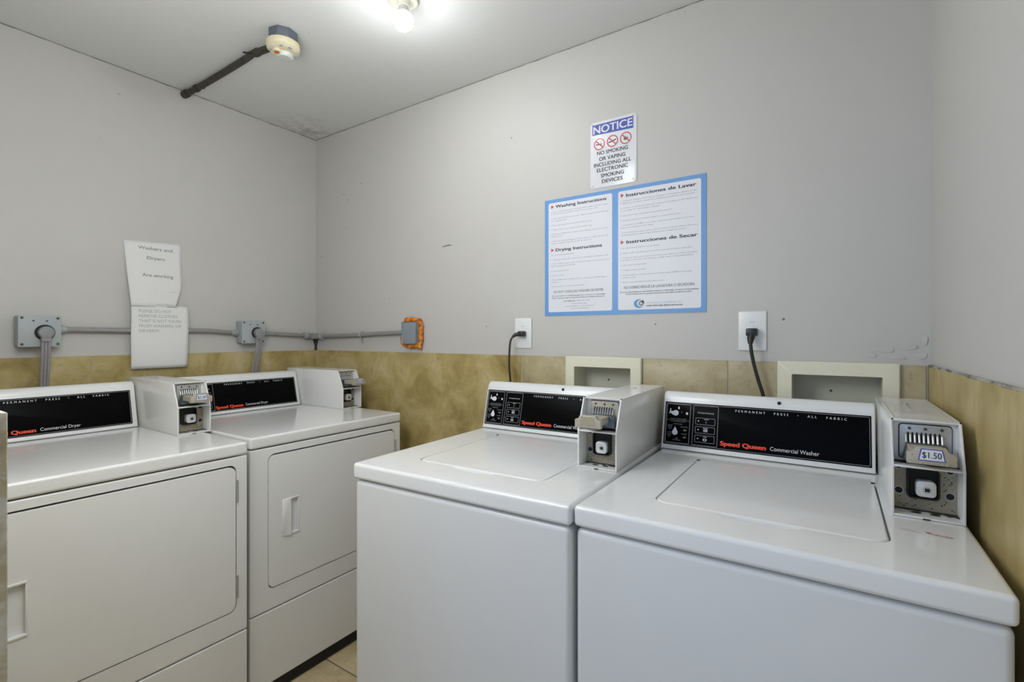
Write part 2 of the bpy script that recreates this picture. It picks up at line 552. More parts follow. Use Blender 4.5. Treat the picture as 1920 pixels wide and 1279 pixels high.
# right wall: runs on past the doorway to the outside
yr = -1.95
wall_right = structure(MB().box(0, 0.14, yr, 0.05, -0.05, ZC).build('wall_right', 'wall', smooth=False))
wall_right.location = (RWX, 0, 0)
wall_right.rotation_euler = (0, 0, RA)
wall_front = structure(MB().box(0.0, XJ - .0005, YO, YF, -0.05, ZC).build('wall_front', 'wall', smooth=False))
MBh = MB(); MBh.prism([(XJ, YF, 2.06), (rw(YF), YF, 2.06), (rw(YO), YO, 2.06), (XJ, YO, 2.06)], (0, 0, ZC - 2.06))
structure(MBh.build('wall_front_lintel', 'wall', smooth=False)).name = 'trim_1'
ceiling = structure(MB().box(-0.12, RWX + .25, YO, 0.14, ZC, ZC + .12).build('ceiling', 'ceiling', smooth=False))
floor = structure(MB().box(-0.12, RWX + .25, YO, 0.14, -0.10, -0.004).build('floor', 'floor_grout', smooth=False))
outside = structure(MB().box(-8.0, 11.0, -14.0, YO, -0.12, -0.03).build('floor_outside', 'concrete', smooth=False))

# floor tiles
FT = 0.4572
k = 0
ys = [-0.502 + FT * i for i in (-3, -2, -1, 0, 1, 2)]
xf = [0.30 + FT * i for i in range(-1, 7)]
for i in range(len(xf) - 1):
    for j in range(len(ys) - 1):
        a0, a1 = max(xf[i], 0.0), min(xf[i + 1], rw(-.8))
        b0, b1 = max(ys[j], YO), min(ys[j + 1], 0.0)
        if a1 - a0 < .02 or b1 - b0 < .02: continue
        cx, cy = (a0 + a1) / 2, (b0 + b1) / 2
        w, d = (a1 - a0) / 2 - .002, (b1 - b0) / 2 - .002
        o = MB().box(-w, w, -d, d, -0.004, 0.0, 0.0012, 1).build('floor_tile' if k == 0 else 'floor_tile', 'floor_tile', floor)
        o.location = (cx, cy, 0)
        k += 1

# wainscot of large stone tiles: grout bed and single tiles, each its own object
TT = 0.008
ZR = 0.585
def tile_obj(parent, mat, poly, origin, udir, ndir, name='wall_tile', TT=TT):
    """poly in (u, z) round a centre; tile stands TT proud of the wall"""
    u = Vector(udir); n = Vector(ndir)
    cu = sum(p[0] for p in poly) / len(poly); cz = sum(p[1] for p in poly) / len(poly)
    mb = MB()
    mb.prism([u * (a - cu) + Vector((0, 0, b - cz)) for a, b in poly], n * TT, 0.0009, 1)
    o = mb.build(name, mat, parent)
    o.location = Vector(origin) + u * cu + Vector((0, 0, cz))
    return o
G = 0.0014
def rows(z=0): return [(0.0, ZR), (ZR, ZT)]
# back wall
gb = MB()
gb.box(0.006, OB[0][0], -0.0055, 0, 0, ZT - .001); gb.box(OB[0][1], OB[1][0], -0.0055, 0, 0, ZT - .001); gb.box(OB[1][1], RWX - .006, -0.0055, 0, 0, ZT - .001)
gb.box(OB[0][0], OB[0][1], -0.0055, 0, 0, OB[0][2]); gb.box(OB[1][0], OB[1][1], -0.0055, 0, 0, OB[1][2])
gb.build('grout', 'grout', wall_back, smooth=False)
bx = [TT + .001, 0.643, 1.380, 2.165, RWX - TT - .001]
for i in range(4):
    mat = 'tile' if i < 2 else 'tile_pale'
    for z0, z1 in rows():
        a0, a1 = bx[i] + G, bx[i + 1] - G
        c0, c1 = z0 + G, z1 - (0 if z1 == ZT else G)
        poly = [(a0, c0), (a1, c0), (a1, c1), (a0, c1)]
        for h0, h1, hz0, hz1 in OB:
            if a0 < h0 and h1 < a1 and z1 == ZT:
                poly = [(a0, c0), (a1, c0), (a1, c1), (h1 + .001, c1), (h1 + .001, hz0 - .001), (h0 - .001, hz0 - .001), (h0 - .001, c1), (a0, c1)]
        tile_obj(wall_back, mat, poly, (0, 0, 0), (1, 0, 0), (0, -1, 0))
# left wall
MB().box(0, 0.0055, YF + .001, -0.006, 0, ZT - .001).build('grout', 'grout', wall_left, smooth=False)
ly = [-YF - TT - .001, 1.005, 0.367, 0.0]
ly = [YF + TT + .001, -1.005, -0.367, -.001]
for i in range(3):
    for z0, z1 in rows():
        a0, a1 = ly[i] + G, ly[i + 1] - G
        tile_obj(wall_left, 'tile', [(a0, z0 + G), (a1, z0 + G), (a1, z1 - (0 if z1 == ZT else G)), (a0, z1 - (0 if z1 == ZT else G))], (0, 0, 0), (0, 1, 0), (1, 0, 0))
# right wall (u runs from the back corner towards the door)
ur = Vector((0, -1, 0)); nr = Vector((-1, 0, 0))       # in the wall's own axes
gr = MB(); gr.prism([ur * a + Vector((0, 0, b)) for a, b in ((.007, 0), (1.9, 0), (1.9, ZT - .001), (.007, ZT - .001))], nr * 0.0055)
gr.build('grout', 'grout', wall_right, smooth=False)
ru = [0.009, 0.722, 1.40, 1.90]
for i in range(3):
    for z0, z1 in rows():
        a0, a1 = ru[i] + G, ru[i + 1] - G
        tile_obj(wall_right, 'tile_streak', [(a0, z0 + G), (a1, z0 + G), (a1, z1 - (0 if z1 == ZT else G)), (a0, z1 - (0 if z1 == ZT else G))], (0, 0, 0), ur, nr, TT=0.006)
# front wall: tiles on its inner face, their ends in view at the doorway
MB().box(0.0, XJ - .012, YF, YF + .0055, 0, ZT - .001).build('grout', 'grout', wall_front, smooth=False)
fx = [TT + .001, 0.60, 1.16, XJ]
for i in range(3):
    for z0, z1 in rows():
        a0, a1 = fx[i] + G, fx[i + 1] - (0 if i == 2 else G)
        tile_obj(wall_front, 'tile_edge' if i == 2 else 'tile', [(a0, z0 + G), (a1, z0 + G), (a1, z1 - (0 if z1 == ZT else G)), (a0, z1 - (0 if z1 == ZT else G))], (0, YF, 0), (1, 0, 0), (0, 1, 0))

# grime and the conduit's shadow, painted as one dark strip in the corner
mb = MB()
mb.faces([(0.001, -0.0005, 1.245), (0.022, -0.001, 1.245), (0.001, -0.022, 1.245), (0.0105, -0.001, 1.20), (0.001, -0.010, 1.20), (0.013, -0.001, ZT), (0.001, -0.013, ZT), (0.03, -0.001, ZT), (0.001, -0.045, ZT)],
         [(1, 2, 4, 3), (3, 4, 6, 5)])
mb.build('corner_grime_shade', 'dirt', wall_left, smooth=False)

# peeling paint by the right corner, a scuff, small chips, caulk over the right wall's tiles
rnd = random.Random(5)
for cx, cz, w, h in ((2.560, 1.222, .050, .018), (2.612, 1.228, .046, .020), (2.640, 1.205, .030, .022), (2.590, 1.200, .040, .012), (2.648, 1.245, .016, .030), (2.535, 1.205, .028, .012)):
    pts = []
    for k in range(9):
        a = 2 * pi * k / 9; q_ = rnd.uniform(.35, .55)
        pts.append((cx + w * q_ * cos(a), -.0004 - .0022 * max(0, sin(a + 1.2)), cz + h * q_ * sin(a)))
    mb = MB(); mb.prism(pts, (0, -.0008, 0)); mb.build('paint_flake', 'wall', wall_back, smooth=False)
mb = MB(); mb.prism([(0.945, -.0002, 1.668), (0.960, -.0002, 1.6655), (0.985, -.0002, 1.669), (1.012, -.0002, 1.668), (1.000, -.0002, 1.6715), (0.985, -.0002, 1.6735), (0.968, -.0002, 1.6705)], (0, -.0006, 0)); mb.build('scuff_mark', 'gasket', wall_back, smooth=False)
for px_, pz_, r_ in ((0.245, 2.02, .0035), (0.275, 1.985, .0030), (0.385, 2.055, .0030), (0.262, 1.84, .0028), (0.05, 1.70, .0035), (1.33, 2.08, .0030), (1.20, 1.30, .0026), (0.60, 1.42, .0026), (1.93, 1.30, .0028), (2.32, 1.31, .004)):
    mb = MB(); mb.cyl((px_, 0, pz_), (px_, -.0006, pz_), r_, 7); mb.build('paint_chip', 'ink_grey', wall_back, smooth=False)
mb = MB()
cp = [Vector((-.0035, -.004 - k * .05, ZT - .0005 + rnd.uniform(-.0006, .0008))) for k in range(34)]
mb.tube(cp, [rnd.uniform(.0028, .0042) for _ in cp], 7); mb.build('caulk', 'old_caulk', wall_right)

# ------------------------------------------------------------------ machines
H = 0.914
SLOPE = 0.244                 # the console leans back
ang = math.atan(SLOPE)
CF_Y, CF_Z = 0.612, 0.920
def console_frame(x=0.0):
    return Frame((x, CF_Y, CF_Z), (1, 0, 0), (0, sin(ang), cos(ang)))
def vof(z):                   # distance up the slope of a height
    return (z - CF_Z) / cos(ang)

def console(parent, x0, x1):
    # side profile in (y, z)
    prof = [(0.608, H), (0.608, 0.9215), (0.6175, 0.9315), (0.6445, 1.0555), (0.6455, 1.062), (0.648, 1.072), (0.656, 1.081), (0.668, 1.085), (0.70, 1.082), (0.712, 1.074), (0.712, H)]
    prof = [(0.608, H), (0.608, 0.917), (CF_Y, CF_Z), (CF_Y + SLOPE * .1375, 1.0575), (0.648, 1.0625), (0.6505, 1.072), (0.657, 1.080), (0.668, 1.085), (0.70, 1.082), (0.712, 1.074), (0.712, H)]
    mb = MB()
    mb.prism([(x0, y, z) for y, z in prof], (x1 - x0, 0, 0), 0.0045, 3)
    return mb.build('console', 'console', parent)

def coin_box(parent, x0, label=None, price=None, blank=False):
    """coin mechanism housing; x0 its left side; open front with slide above and lock vault below"""
    W = 0.108
    x1 = x0 + W
    YB = 0.735
    t = 0.0045
    side = [(0.285, H + .0005), (0.285, 1.011), (0.323, 1.0955), (YB, 1.0955), (YB, H + .0005)]
    mb = MB()
    for xa in (x0, x1 - t):
        mb.prism([(xa, y, z) for y, z in side], (t, 0, 0), 0.0012, 2)
    mb.box(x0 + t * .6, x1 - t * .6, 0.3235, YB, 1.0955 - t, 1.0955, 0.001, 1)        # top
    mb.box(x0 + t * .6, x1 - t * .6, 0.2855, YB, H + .0005, H + t, 0.001, 1)          # bottom
    mb.box(x0 + t * .6, x1 - t * .6, YB - t, YB, H + .001, 1.095)                     # back
    mb.box(x0 + t * .6, x1 - t * .6, 0.2857, 0.338, 1.0085, 1.0125, 0.001, 1)         # shelf between the two openings
    bx_ = mb.build('coin_box', 'box_white', parent, label)
    # front edge lip under the top
    P = bx_
    # upper plate with slots
    fu = Frame((x0, 0.338, H), (1, 0, 0), (0, 0, 1))
    mb = MB(); fu.rect(mb, t, W - t, 0.097, 0.1775, -0.003, 0)
    mb.build('backing_plate', 'box_white', P)
    mb = MB(); fu.rect(mb, 0.0165, W - 0.0125, 0.1035, 0.171, 0, 0.0045, 0.006, 0.0008)
    mb.build('slot_plate', 'steel' if not blank else 'steel_tan_light', P)
    mb = MB(); fu.ring(mb, 0.0150, W - 0.0110, 0.102, 0.1725, 0.0016, 0.0008, 0.007)
    mb.build('plate_gasket', 'black_matte', P)
    for sx in (0.032, 0.0565, 0.081):
        mb = MB(); mb.cyl(fu.p(sx, 0.1635, 0.004), fu.p(sx, 0.1635, 0.0058), 0.0027, 12)
        mb.build('screw', 'gasket', P)
    n = 8
    for i in range(n):
        sx = 0.030 + i * 0.0068
        mb = MB(); fu.rect(mb, sx - .0013, sx + .0013, 0.1355, 0.156, 0.0044, 0.0050)
        mb.build('coin_slot', 'black_matte', P)
    mb = MB()
    for i in range(n + 1):
        sx = 0.030 + (i - .5) * 0.0068
        mb.tube([fu.p(sx, 0.153, 0.003), fu.p(sx, 0.151, 0.0075), fu.p(sx, 0.146, 0.0085), fu.p(sx, 0.141, 0.0105), fu.p(sx, 0.1365, 0.012)], 0.00195, 6)
    mb.build('slot_comb', 'steel', P)
    # slide: bracket on the plate, tongue and pusher head
    mb = MB()
    fu.poly(mb, [(0.020, 0.1045), (0.0265, 0.1375), (0.086, 0.1375), (0.0925, 0.1045)], 0.004, 0.030, 0.002)
    mb.build('slide_bracket', 'slide_dark', P)
    mb = MB()
    mb.box(x0 + 0.026, x0 + 0.078, 0.240, 0.334, H + 0.131, H + 0.1365, 0.001, 1)
    mb.box(x0 + 0.026, x0 + 0.030, 0.240, 0.310, H + 0.1185, H + 0.131, 0.001, 1)
    mb.box(x0 + 0.074, x0 + 0.078, 0.240, 0.310, H + 0.1185, H + 0.131, 0.001, 1)
    fh = Frame((x0 + 0.018, 0.2285, H + 0.1155), (1, 0, 0), (0, 0, 1))
    HW = 0.069
    head = [(0, 0), (HW, 0), (HW, 0.020), (HW - .009, 0.0225), (HW - .014, 0.031), (0.014, 0.031), (0.009, 0.0225), (0, 0.020)]
    fh.poly(mb, head, -0.014, 0.0, 0.0012)
    for i in range(7):
        fh.rect(mb, 0.010 + i * .0072, 0.0145 + i * .0072, 0.0015, 0.0045, 0, 0.0012)
    sl = mb.build('coin_slide', 'steel_tan_light', P)
    if price:
        mb = MB(); fh.poly(mb, [(0.0155, 0.0072), (0.0535, 0.0072), (0.0495, 0.0285), (0.0195, 0.0285)], 0, 0.0006)
        mb.build('price_label', 'label_blue', P)
        mb = MB(); fh.poly(mb, [(0.0172, 0.0087), (0.0518, 0.0087), (0.0482, 0.027), (0.0208, 0.027)], 0.0006, 0.0009)
        mb.build('price_label', 'label_white', P)
        mb = MB(); fh.text(mb, price, 0.0345, 0.0125, 0.0108, 0.0012, 0.0265, 'CENTER', 0.012, res=3)
        mb.build('price_lettering', 'ink', P)
    elif blank:
        mb = MB(); fh.poly(mb, [(0.0135, 0.0072), (0.0555, 0.0072), (0.0515, 0.0285), (0.0175, 0.0285)], 0, 0.0008)
        mb.build('label_plate', 'steel_tan', P)
    # lower recess: stained plate, black surround, lock
    fl = Frame((x0, 0.334, H), (1, 0, 0), (0, 0, 1))
    mb = MB(); fl.rect(mb, t, W - t, 0.005, 0.096, -0.003, 0)
    mb.build('vault_plate', 'steel_tan', P)
    for sx, sz in ((0.0155, 0.088), (0.093, 0.087), (0.0155, 0.039), (0.093, 0.038)):
        mb = MB(); fl.disc(mb, sx, sz, 0.0062, 0.0062, 0.0006, 16); 
        mb.build('plate_hole', 'black_matte', P)
        mb = MB(); fl.disc(mb, sx, sz, 0.0076, 0.0076, 0.0004, 16, .8)
        mb.build('hole_rim', 'steel', P)
    mb = MB()
    outer = rrect(0.027, 0.077, 0.029, 0.088, 0.008, 5)
    inner = rrect(0.030, 0.074, 0.032, 0.085, 0.006, 5)
    n_ = len(outer)
    mb.faces([fl.p(a, b, 0.0) for a, b in outer] + [fl.p(a, b, 0.012) for a, b in outer] + [fl.p(a, b, 0.012) for a, b in inner] + [fl.p(a, b, 0.001) for a, b in inner],
             [(i, (i + 1) % n_, n_ + (i + 1) % n_, n_ + i) for i in range(n_)] + [(n_ + i, n_ + (i + 1) % n_, 2 * n_ + (i + 1) % n_, 2 * n_ + i) for i in range(n_)]
             + [(2 * n_ + i, 2 * n_ + (i + 1) % n_, 3 * n_ + (i + 1) % n_, 3 * n_ + i) for i in range(n_)] + [tuple(range(3 * n_, 4 * n_))])
    mb.build('vault_surround', 'black_matte', P)
    mb = MB(); fl.rect(mb, 0.0395, 0.0705, 0.036, 0.0665, 0.001, 0.022, 0.0075, 0.002)
    lk = mb.build('vault_lock', 'lock', P)
    mb = MB(); fl.disc(mb, 0.0565, 0.050, 0.0068, 0.0068, 0.0223, 18, .72); mb.build('lock_ring', 'steel', P)
    mb = MB(); fl.rect(mb, 0.0530, 0.0605, 0.0465, 0.0535, 0.0220, 0.0224); mb.build('keyhole', 'black_matte', P)
    # floor of the recess: two drain holes, grime along the back
    ff = Frame((x0, 0.29, H + t + .0004), (1, 0, 0), (0, 1, 0))
    for sx in (0.040, 0.068):
        mb = MB(); ff.disc(mb, sx, 0.021, 0.0085, 0.0050, 0.0004, 16); mb.build('drain_hole', 'black_matte', P)
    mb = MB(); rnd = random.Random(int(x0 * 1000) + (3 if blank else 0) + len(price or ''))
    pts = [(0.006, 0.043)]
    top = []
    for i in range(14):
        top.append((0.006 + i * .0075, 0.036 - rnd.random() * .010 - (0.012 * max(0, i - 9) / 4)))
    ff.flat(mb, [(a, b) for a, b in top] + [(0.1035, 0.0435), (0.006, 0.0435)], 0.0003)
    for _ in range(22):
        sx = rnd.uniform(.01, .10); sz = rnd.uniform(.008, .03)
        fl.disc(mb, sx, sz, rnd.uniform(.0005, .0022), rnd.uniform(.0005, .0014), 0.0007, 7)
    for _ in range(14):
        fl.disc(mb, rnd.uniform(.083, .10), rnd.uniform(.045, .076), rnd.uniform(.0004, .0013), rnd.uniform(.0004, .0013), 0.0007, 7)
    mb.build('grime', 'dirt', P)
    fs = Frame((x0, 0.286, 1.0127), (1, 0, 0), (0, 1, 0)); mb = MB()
    fs.flat(mb, [(.006, .050), (.006, .026), (.022, .019), (.040, .024), (.062, .016), (.084, .021), (.1025, .014), (.1025, .050)], 0.0003)  # shade under the slide, laid on the shelf as a flat dark patch
    mb.build('shelf_shade', 'dirt', P)
    # knock-out marks on the front edge
    for sx in (0.004, 0.106):
        mb = MB(); mb.box(x0 + sx - .0013, x0 + sx + .0013, 0.3222, 0.3262, 1.0935, 1.0962); mb.build('screw', 'black_matte', P)
    mb = MB(); mb.box(x0 + .047, x0 + .058, 0.2845, 0.2865, H + .0008, H + .0026); mb.build('latch_notch', 'black_matte', P)
    mb = MB(); mb.cyl((x0 + .052, 0.60, 1.0954), (x0 + .052, 0.60, 1.0975), .005, 12, .0006); mb.build('screw', 'steel', P)
    return bx_

def washer(loc, rz, label, price, blank, dirty=False):
    root = thing('washing_machine', label, 'washing machine', loc, rz, 'white top loading washers')
    W = 0.651
    # cabinet
    mb = MB(); mb.box(0.0025, W - .0025, 0.004, 0.69, 0.015, 0.868, 0.013, 4)
    mb.build('cabinet', 'white_front', root, wn=True)
    for fx_ in (0.04, W - .04):
        for fy in (0.05, 0.64):
            mb = MB(); mb.cyl((fx_, fy, 0.0), (fx_, fy, 0.02), 0.018, 14); mb.build('foot', 'black_matte', root)
    # top with lid opening and a scoop in front of the lid
    mb = MB(); mb.box(0, W, -0.002, 0.71, 0.8715, H, 0.009, 4)
    top = mb.build('top_panel', 'white', root)
    c = MB(); c.prism([(x, y, 0.900) for x, y in rrect(0.126, 0.526, 0.113, 0.516, [.03, .03, .012, .012], 6)], (0, 0, 0.05)); cut(top, c)
    c = MB(); b = bmesh.new(); bmesh.ops.create_uvsphere(b, u_segments=32, v_segments=16, radius=1.0)
    for v in b.verts:
        q = v.co
        ex = (abs(q.x) ** 0.72) * (1 if q.x > 0 else -1)
        v.co = Vector((0.325 + ex * 0.072, 0.1155 + q.y * 0.024, H + q.z * 0.015))
    c._merge(b); cut(top, c)
    w = top.modifiers.new('weighted_normal', 'WEIGHTED_NORMAL'); w.keep_sharp = True
    # lid
    mb = MB(); mb.prism([(x, y, 0.9005) for x, y in rrect(0.1283, 0.5232, 0.1155, 0.5135, [.028, .028, .010, .010], 6)], (0, 0, H + .0012 - .9005), 0.0042, 3)
    mb.build('lid', 'white', root, wn=True)
    for hx in (0.131, 0.5215):
        mb = MB(); mb.cyl((hx - .004, 0.5155, H), (hx + .004, 0.5155, H), 0.0026, 10); mb.build('hinge_pin', 'black_matte', root)
    # dark seam under the console
    mb = MB(); mb.box(0.002, 0.532, 0.6065, 0.62, H + .0002, H + .0022); mb.build('console_gasket', 'gasket', root)
    con = console(root, -0.002, 0.5335)
    mb = MB(); mb.cyl((0.3173, 0.6512, 1.0712), (0.3173, 0.6482, 1.0712), 0.0048, 16); mb.build('hole_plug', 'black_matte', con)
    f = console_frame()
    v0, v1 = vof(0.9285), vof(1.0545)
    mb = MB(); f.rect(mb, 0.005, 0.525, v0, v1, 0, 0.0012, 0.002, 0.0003); mb.build('control_panel', 'black', con)
    h = 0.0016
    mb = MB()
    f.ring(mb, 0.0082, 0.5218, v0 + .0032, v1 - .0032, 0.0010, h, 0.004)
    f.ring(mb, 0.0105, 0.0812, v0 + .006, v1 - .006, 0.0011, h, 0.003)
    f.ring(mb, 0.0895, 0.1605, v0 + .006, v1 - .006, 0.0011, h, 0.003)
    for zt_, zb in ((1.0135, 0.9938), (0.9885, 0.9690), (0.9637, 0.9431)):
        f.ring(mb, 0.0970, 0.1525, vof(zb), vof(zt_), 0.0010, h, 0.002)
    f.line(mb, [(0.0105, vof(1.0008)), (0.081, vof(1.0008))], 0.0008, h)
    # small captions of the two blocks, too fine to read
    f.text(mb, 'WASH CLEANLINESS', 0.046, vof(1.0037), 0.0026, h, 0.048, 'CENTER', 0.01)
    f.text(mb, 'TO START SELECT CYCLE', 0.046, vof(0.9960), 0.0024, h, 0.044, 'CENTER', 0.01)
    f.text(mb, 'TEMPERATURE', 0.045, vof(0.9885), 0.0026, h, 0.027, 'CENTER', 0.01)
    f.text(mb, 'NORMAL', 0.015, vof(0.9835), 0.0026, h, 0.016, 'LEFT', 0.01)
    f.text(mb, 'DELICATE', 0.055, vof(0.9810), 0.0026, h, 0.020, 'LEFT', 0.01)
    f.text(mb, 'COLD', 0.016, vof(0.9630), 0.0026, h, 0.013, 'LEFT', 0.01)
    f.text(mb, 'WARM', 0.057, vof(0.9605), 0.0026, h, 0.016, 'LEFT', 0.01)
    f.text(mb, 'PUSH TO START', 0.044, vof(0.9415), 0.0026, h, 0.024, 'CENTER', 0.01)
    for tx, tz in ((0.0225, 0.977), (0.0215, 0.955)):
        f.line(mb, [(tx - .0055, vof(tz + .004)), (tx + .0055, vof(tz + .004)), (tx, vof(tz - .0045)), (tx - .0055, vof(tz + .004))], 0.0009, h)
    f.text(mb, '90', 0.063, vof(0.9705), 0.0052, h, 0.009, 'LEFT', 0.02)
    f.text(mb, '60', 0.063, vof(0.950), 0.0052, h, 0.009, 'LEFT', 0.02)
    f.ring(mb, 0.0405, 0.0485, vof(0.9455), vof(0.9500), 0.0008, h, 0.002)
    mb.build('panel_outline', 'outline', con)
    mb = MB()
    # tilted bottle pouring, drops and cup
    f.disc(mb, 0.0375, vof(1.0222), 0.0088, 0.0084, h, 20)
    f.flat(mb, [(0.0325, vof(1.0275)), (0.0195, vof(1.0262)), (0.0180, vof(1.0240)), (0.0310, vof(1.0150))], h)
    f.flat(mb, [(0.0195, vof(1.0252)), (0.0225, vof(1.0262)), (0.0235, vof(1.0342)), (0.0205, vof(1.0347))], h)
    f.line(mb, [(0.0235, vof(1.0235)), (0.0170, vof(1.0190))], 0.0012, h)
    def drop(a, z, r):
        pts = [(a + r * cos(t), vof(z) + r * sin(t)) for t in [radians(40 - i * 260 / 14) for i in range(15)]] + [(a, vof(z) + r * 2.1)]
        f.flat(mb, pts, h)
    drop(0.0462, 1.0368, 0.0030)
    drop(0.0382, 0.9650, 0.0083)
    f.disc(mb, 0.0710, vof(1.0225), 0.0034, 0.0040, h, 14)
    f.disc(mb, 0.0553, vof(1.0250), 0.0010, 0.0010, h, 8)
    for zt_, zb in ((1.0135, 0.9938), (0.9885, 0.9690), (0.9637, 0.9431)):
        f.disc(mb, 0.1055, vof((zt_ + zb) / 2 + .0005), 0.0019, 0.0019, h, 10)
    f.text(mb, 'CYCLE STATUS', 0.125, vof(1.0262), 0.0034, h, 0.046, 'CENTER', 0.012)
    f.text(mb, 'WASH', 0.1275, vof(1.0085), 0.0026, h, 0.013, 'CENTER', 0.012)
    f.text(mb, '1', 0.1270, vof(0.9985), 0.0060, h, None, 'CENTER', 0.012)
    f.text(mb, 'RINSE', 0.1265, vof(0.9832), 0.0026, h, 0.013, 'CENTER', 0.012)
    for q in range(3):
        f.line(mb, [(0.1205, vof(0.9805 - q * .0027)), (0.1325, vof(0.9805 - q * .0027))], 0.0014, h)
    f.text(mb, 'SPIN', 0.1260, vof(0.9585), 0.0026, h, 0.010, 'CENTER', 0.012)
    f.disc(mb, 0.1255, vof(0.9515), 0.0058, 0.0040, h, 16, .55)
    mb.build('panel_symbols', 'print_white', con)['kind'] = 'stuff'
    mb = MB(); f.text(mb, 'PERMANENT   PRESS   \u2022   ALL   FABRIC', 0.2062, vof(1.0385), 0.0062, h, 0.267, 'LEFT', 0.008, space=1.75); mb.build('fabric_lettering', 'print_white', con)['kind'] = 'stuff'
    mb = MB(); f.text(mb, 'Commercial Washer', 0.2975, vof(0.9425), 0.0108, h, 0.1155, 'LEFT', 0.0, res=4); mb.build('type_lettering', 'print_white', con)
    mb = MB(); f.text(mb, 'Speed Queen', 0.1690, vof(0.9420), 0.0120, h, 0.1175, 'LEFT', 0.045, res=4)
    mb.build('brand_lettering', 'print_red', con)
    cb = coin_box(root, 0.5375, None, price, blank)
    if dirty:   # printed panel on top of the coin box, red remains of a sticker on the top
        ft = Frame((0.5375, 0.33, 1.0957), (1, 0, 0), (0, 1, 0))
        mb = MB()
        for a0, a1, b0, b1 in ((.010, .052, .10, .30), (.056, .100, .10, .30), (.010, .100, .02, .09)):
            ft.ring(mb, a0, a1, b0, b1, .0014, .0003, .002)
        for q in range(9):
            ft.line(mb, [(.014, .12 + q * .019), (.046 - (q % 3) * .006, .12 + q * .019)], .0022, .0003)
            ft.line(mb, [(.060, .12 + q * .019), (.095 - (q % 4) * .006, .12 + q * .019)], .0022, .0003)
        mb.build('worn_print', 'outline', cb)
        fz = Frame((0, 0, H + .0003), (1, 0, 0), (0, 1, 0))
        mb = MB()
        fz.flat(mb, [(0.5785, 0.2115), (0.5850, 0.2060), (0.5885, 0.2095), (0.5835, 0.2150)], 0.0001)
        for q in range(5):
            fz.line(mb, [(0.586 + q * .006, 0.2085 - q * .0010), (0.591 + q * .006, 0.2080 - q * .001)], .0022 if q % 2 else .0014, 0.0001)
        fz.line(mb, [(0.587, 0.2035), (0.6146, 0.2010)], .0009, 0.0001)
        mb.build('sticker_residue', 'residue', root)
        mb = MB()
        fz.line(mb, [(0.5449, 0.2120), (0.566, 0.2090)], .0016, 0.0001); fz.line(mb, [(0.5460, 0.2085), (0.569, 0.2055)], .0012, 0.0001)
        mb.build('sticker_residue', 'residue_pale', root)
    return root

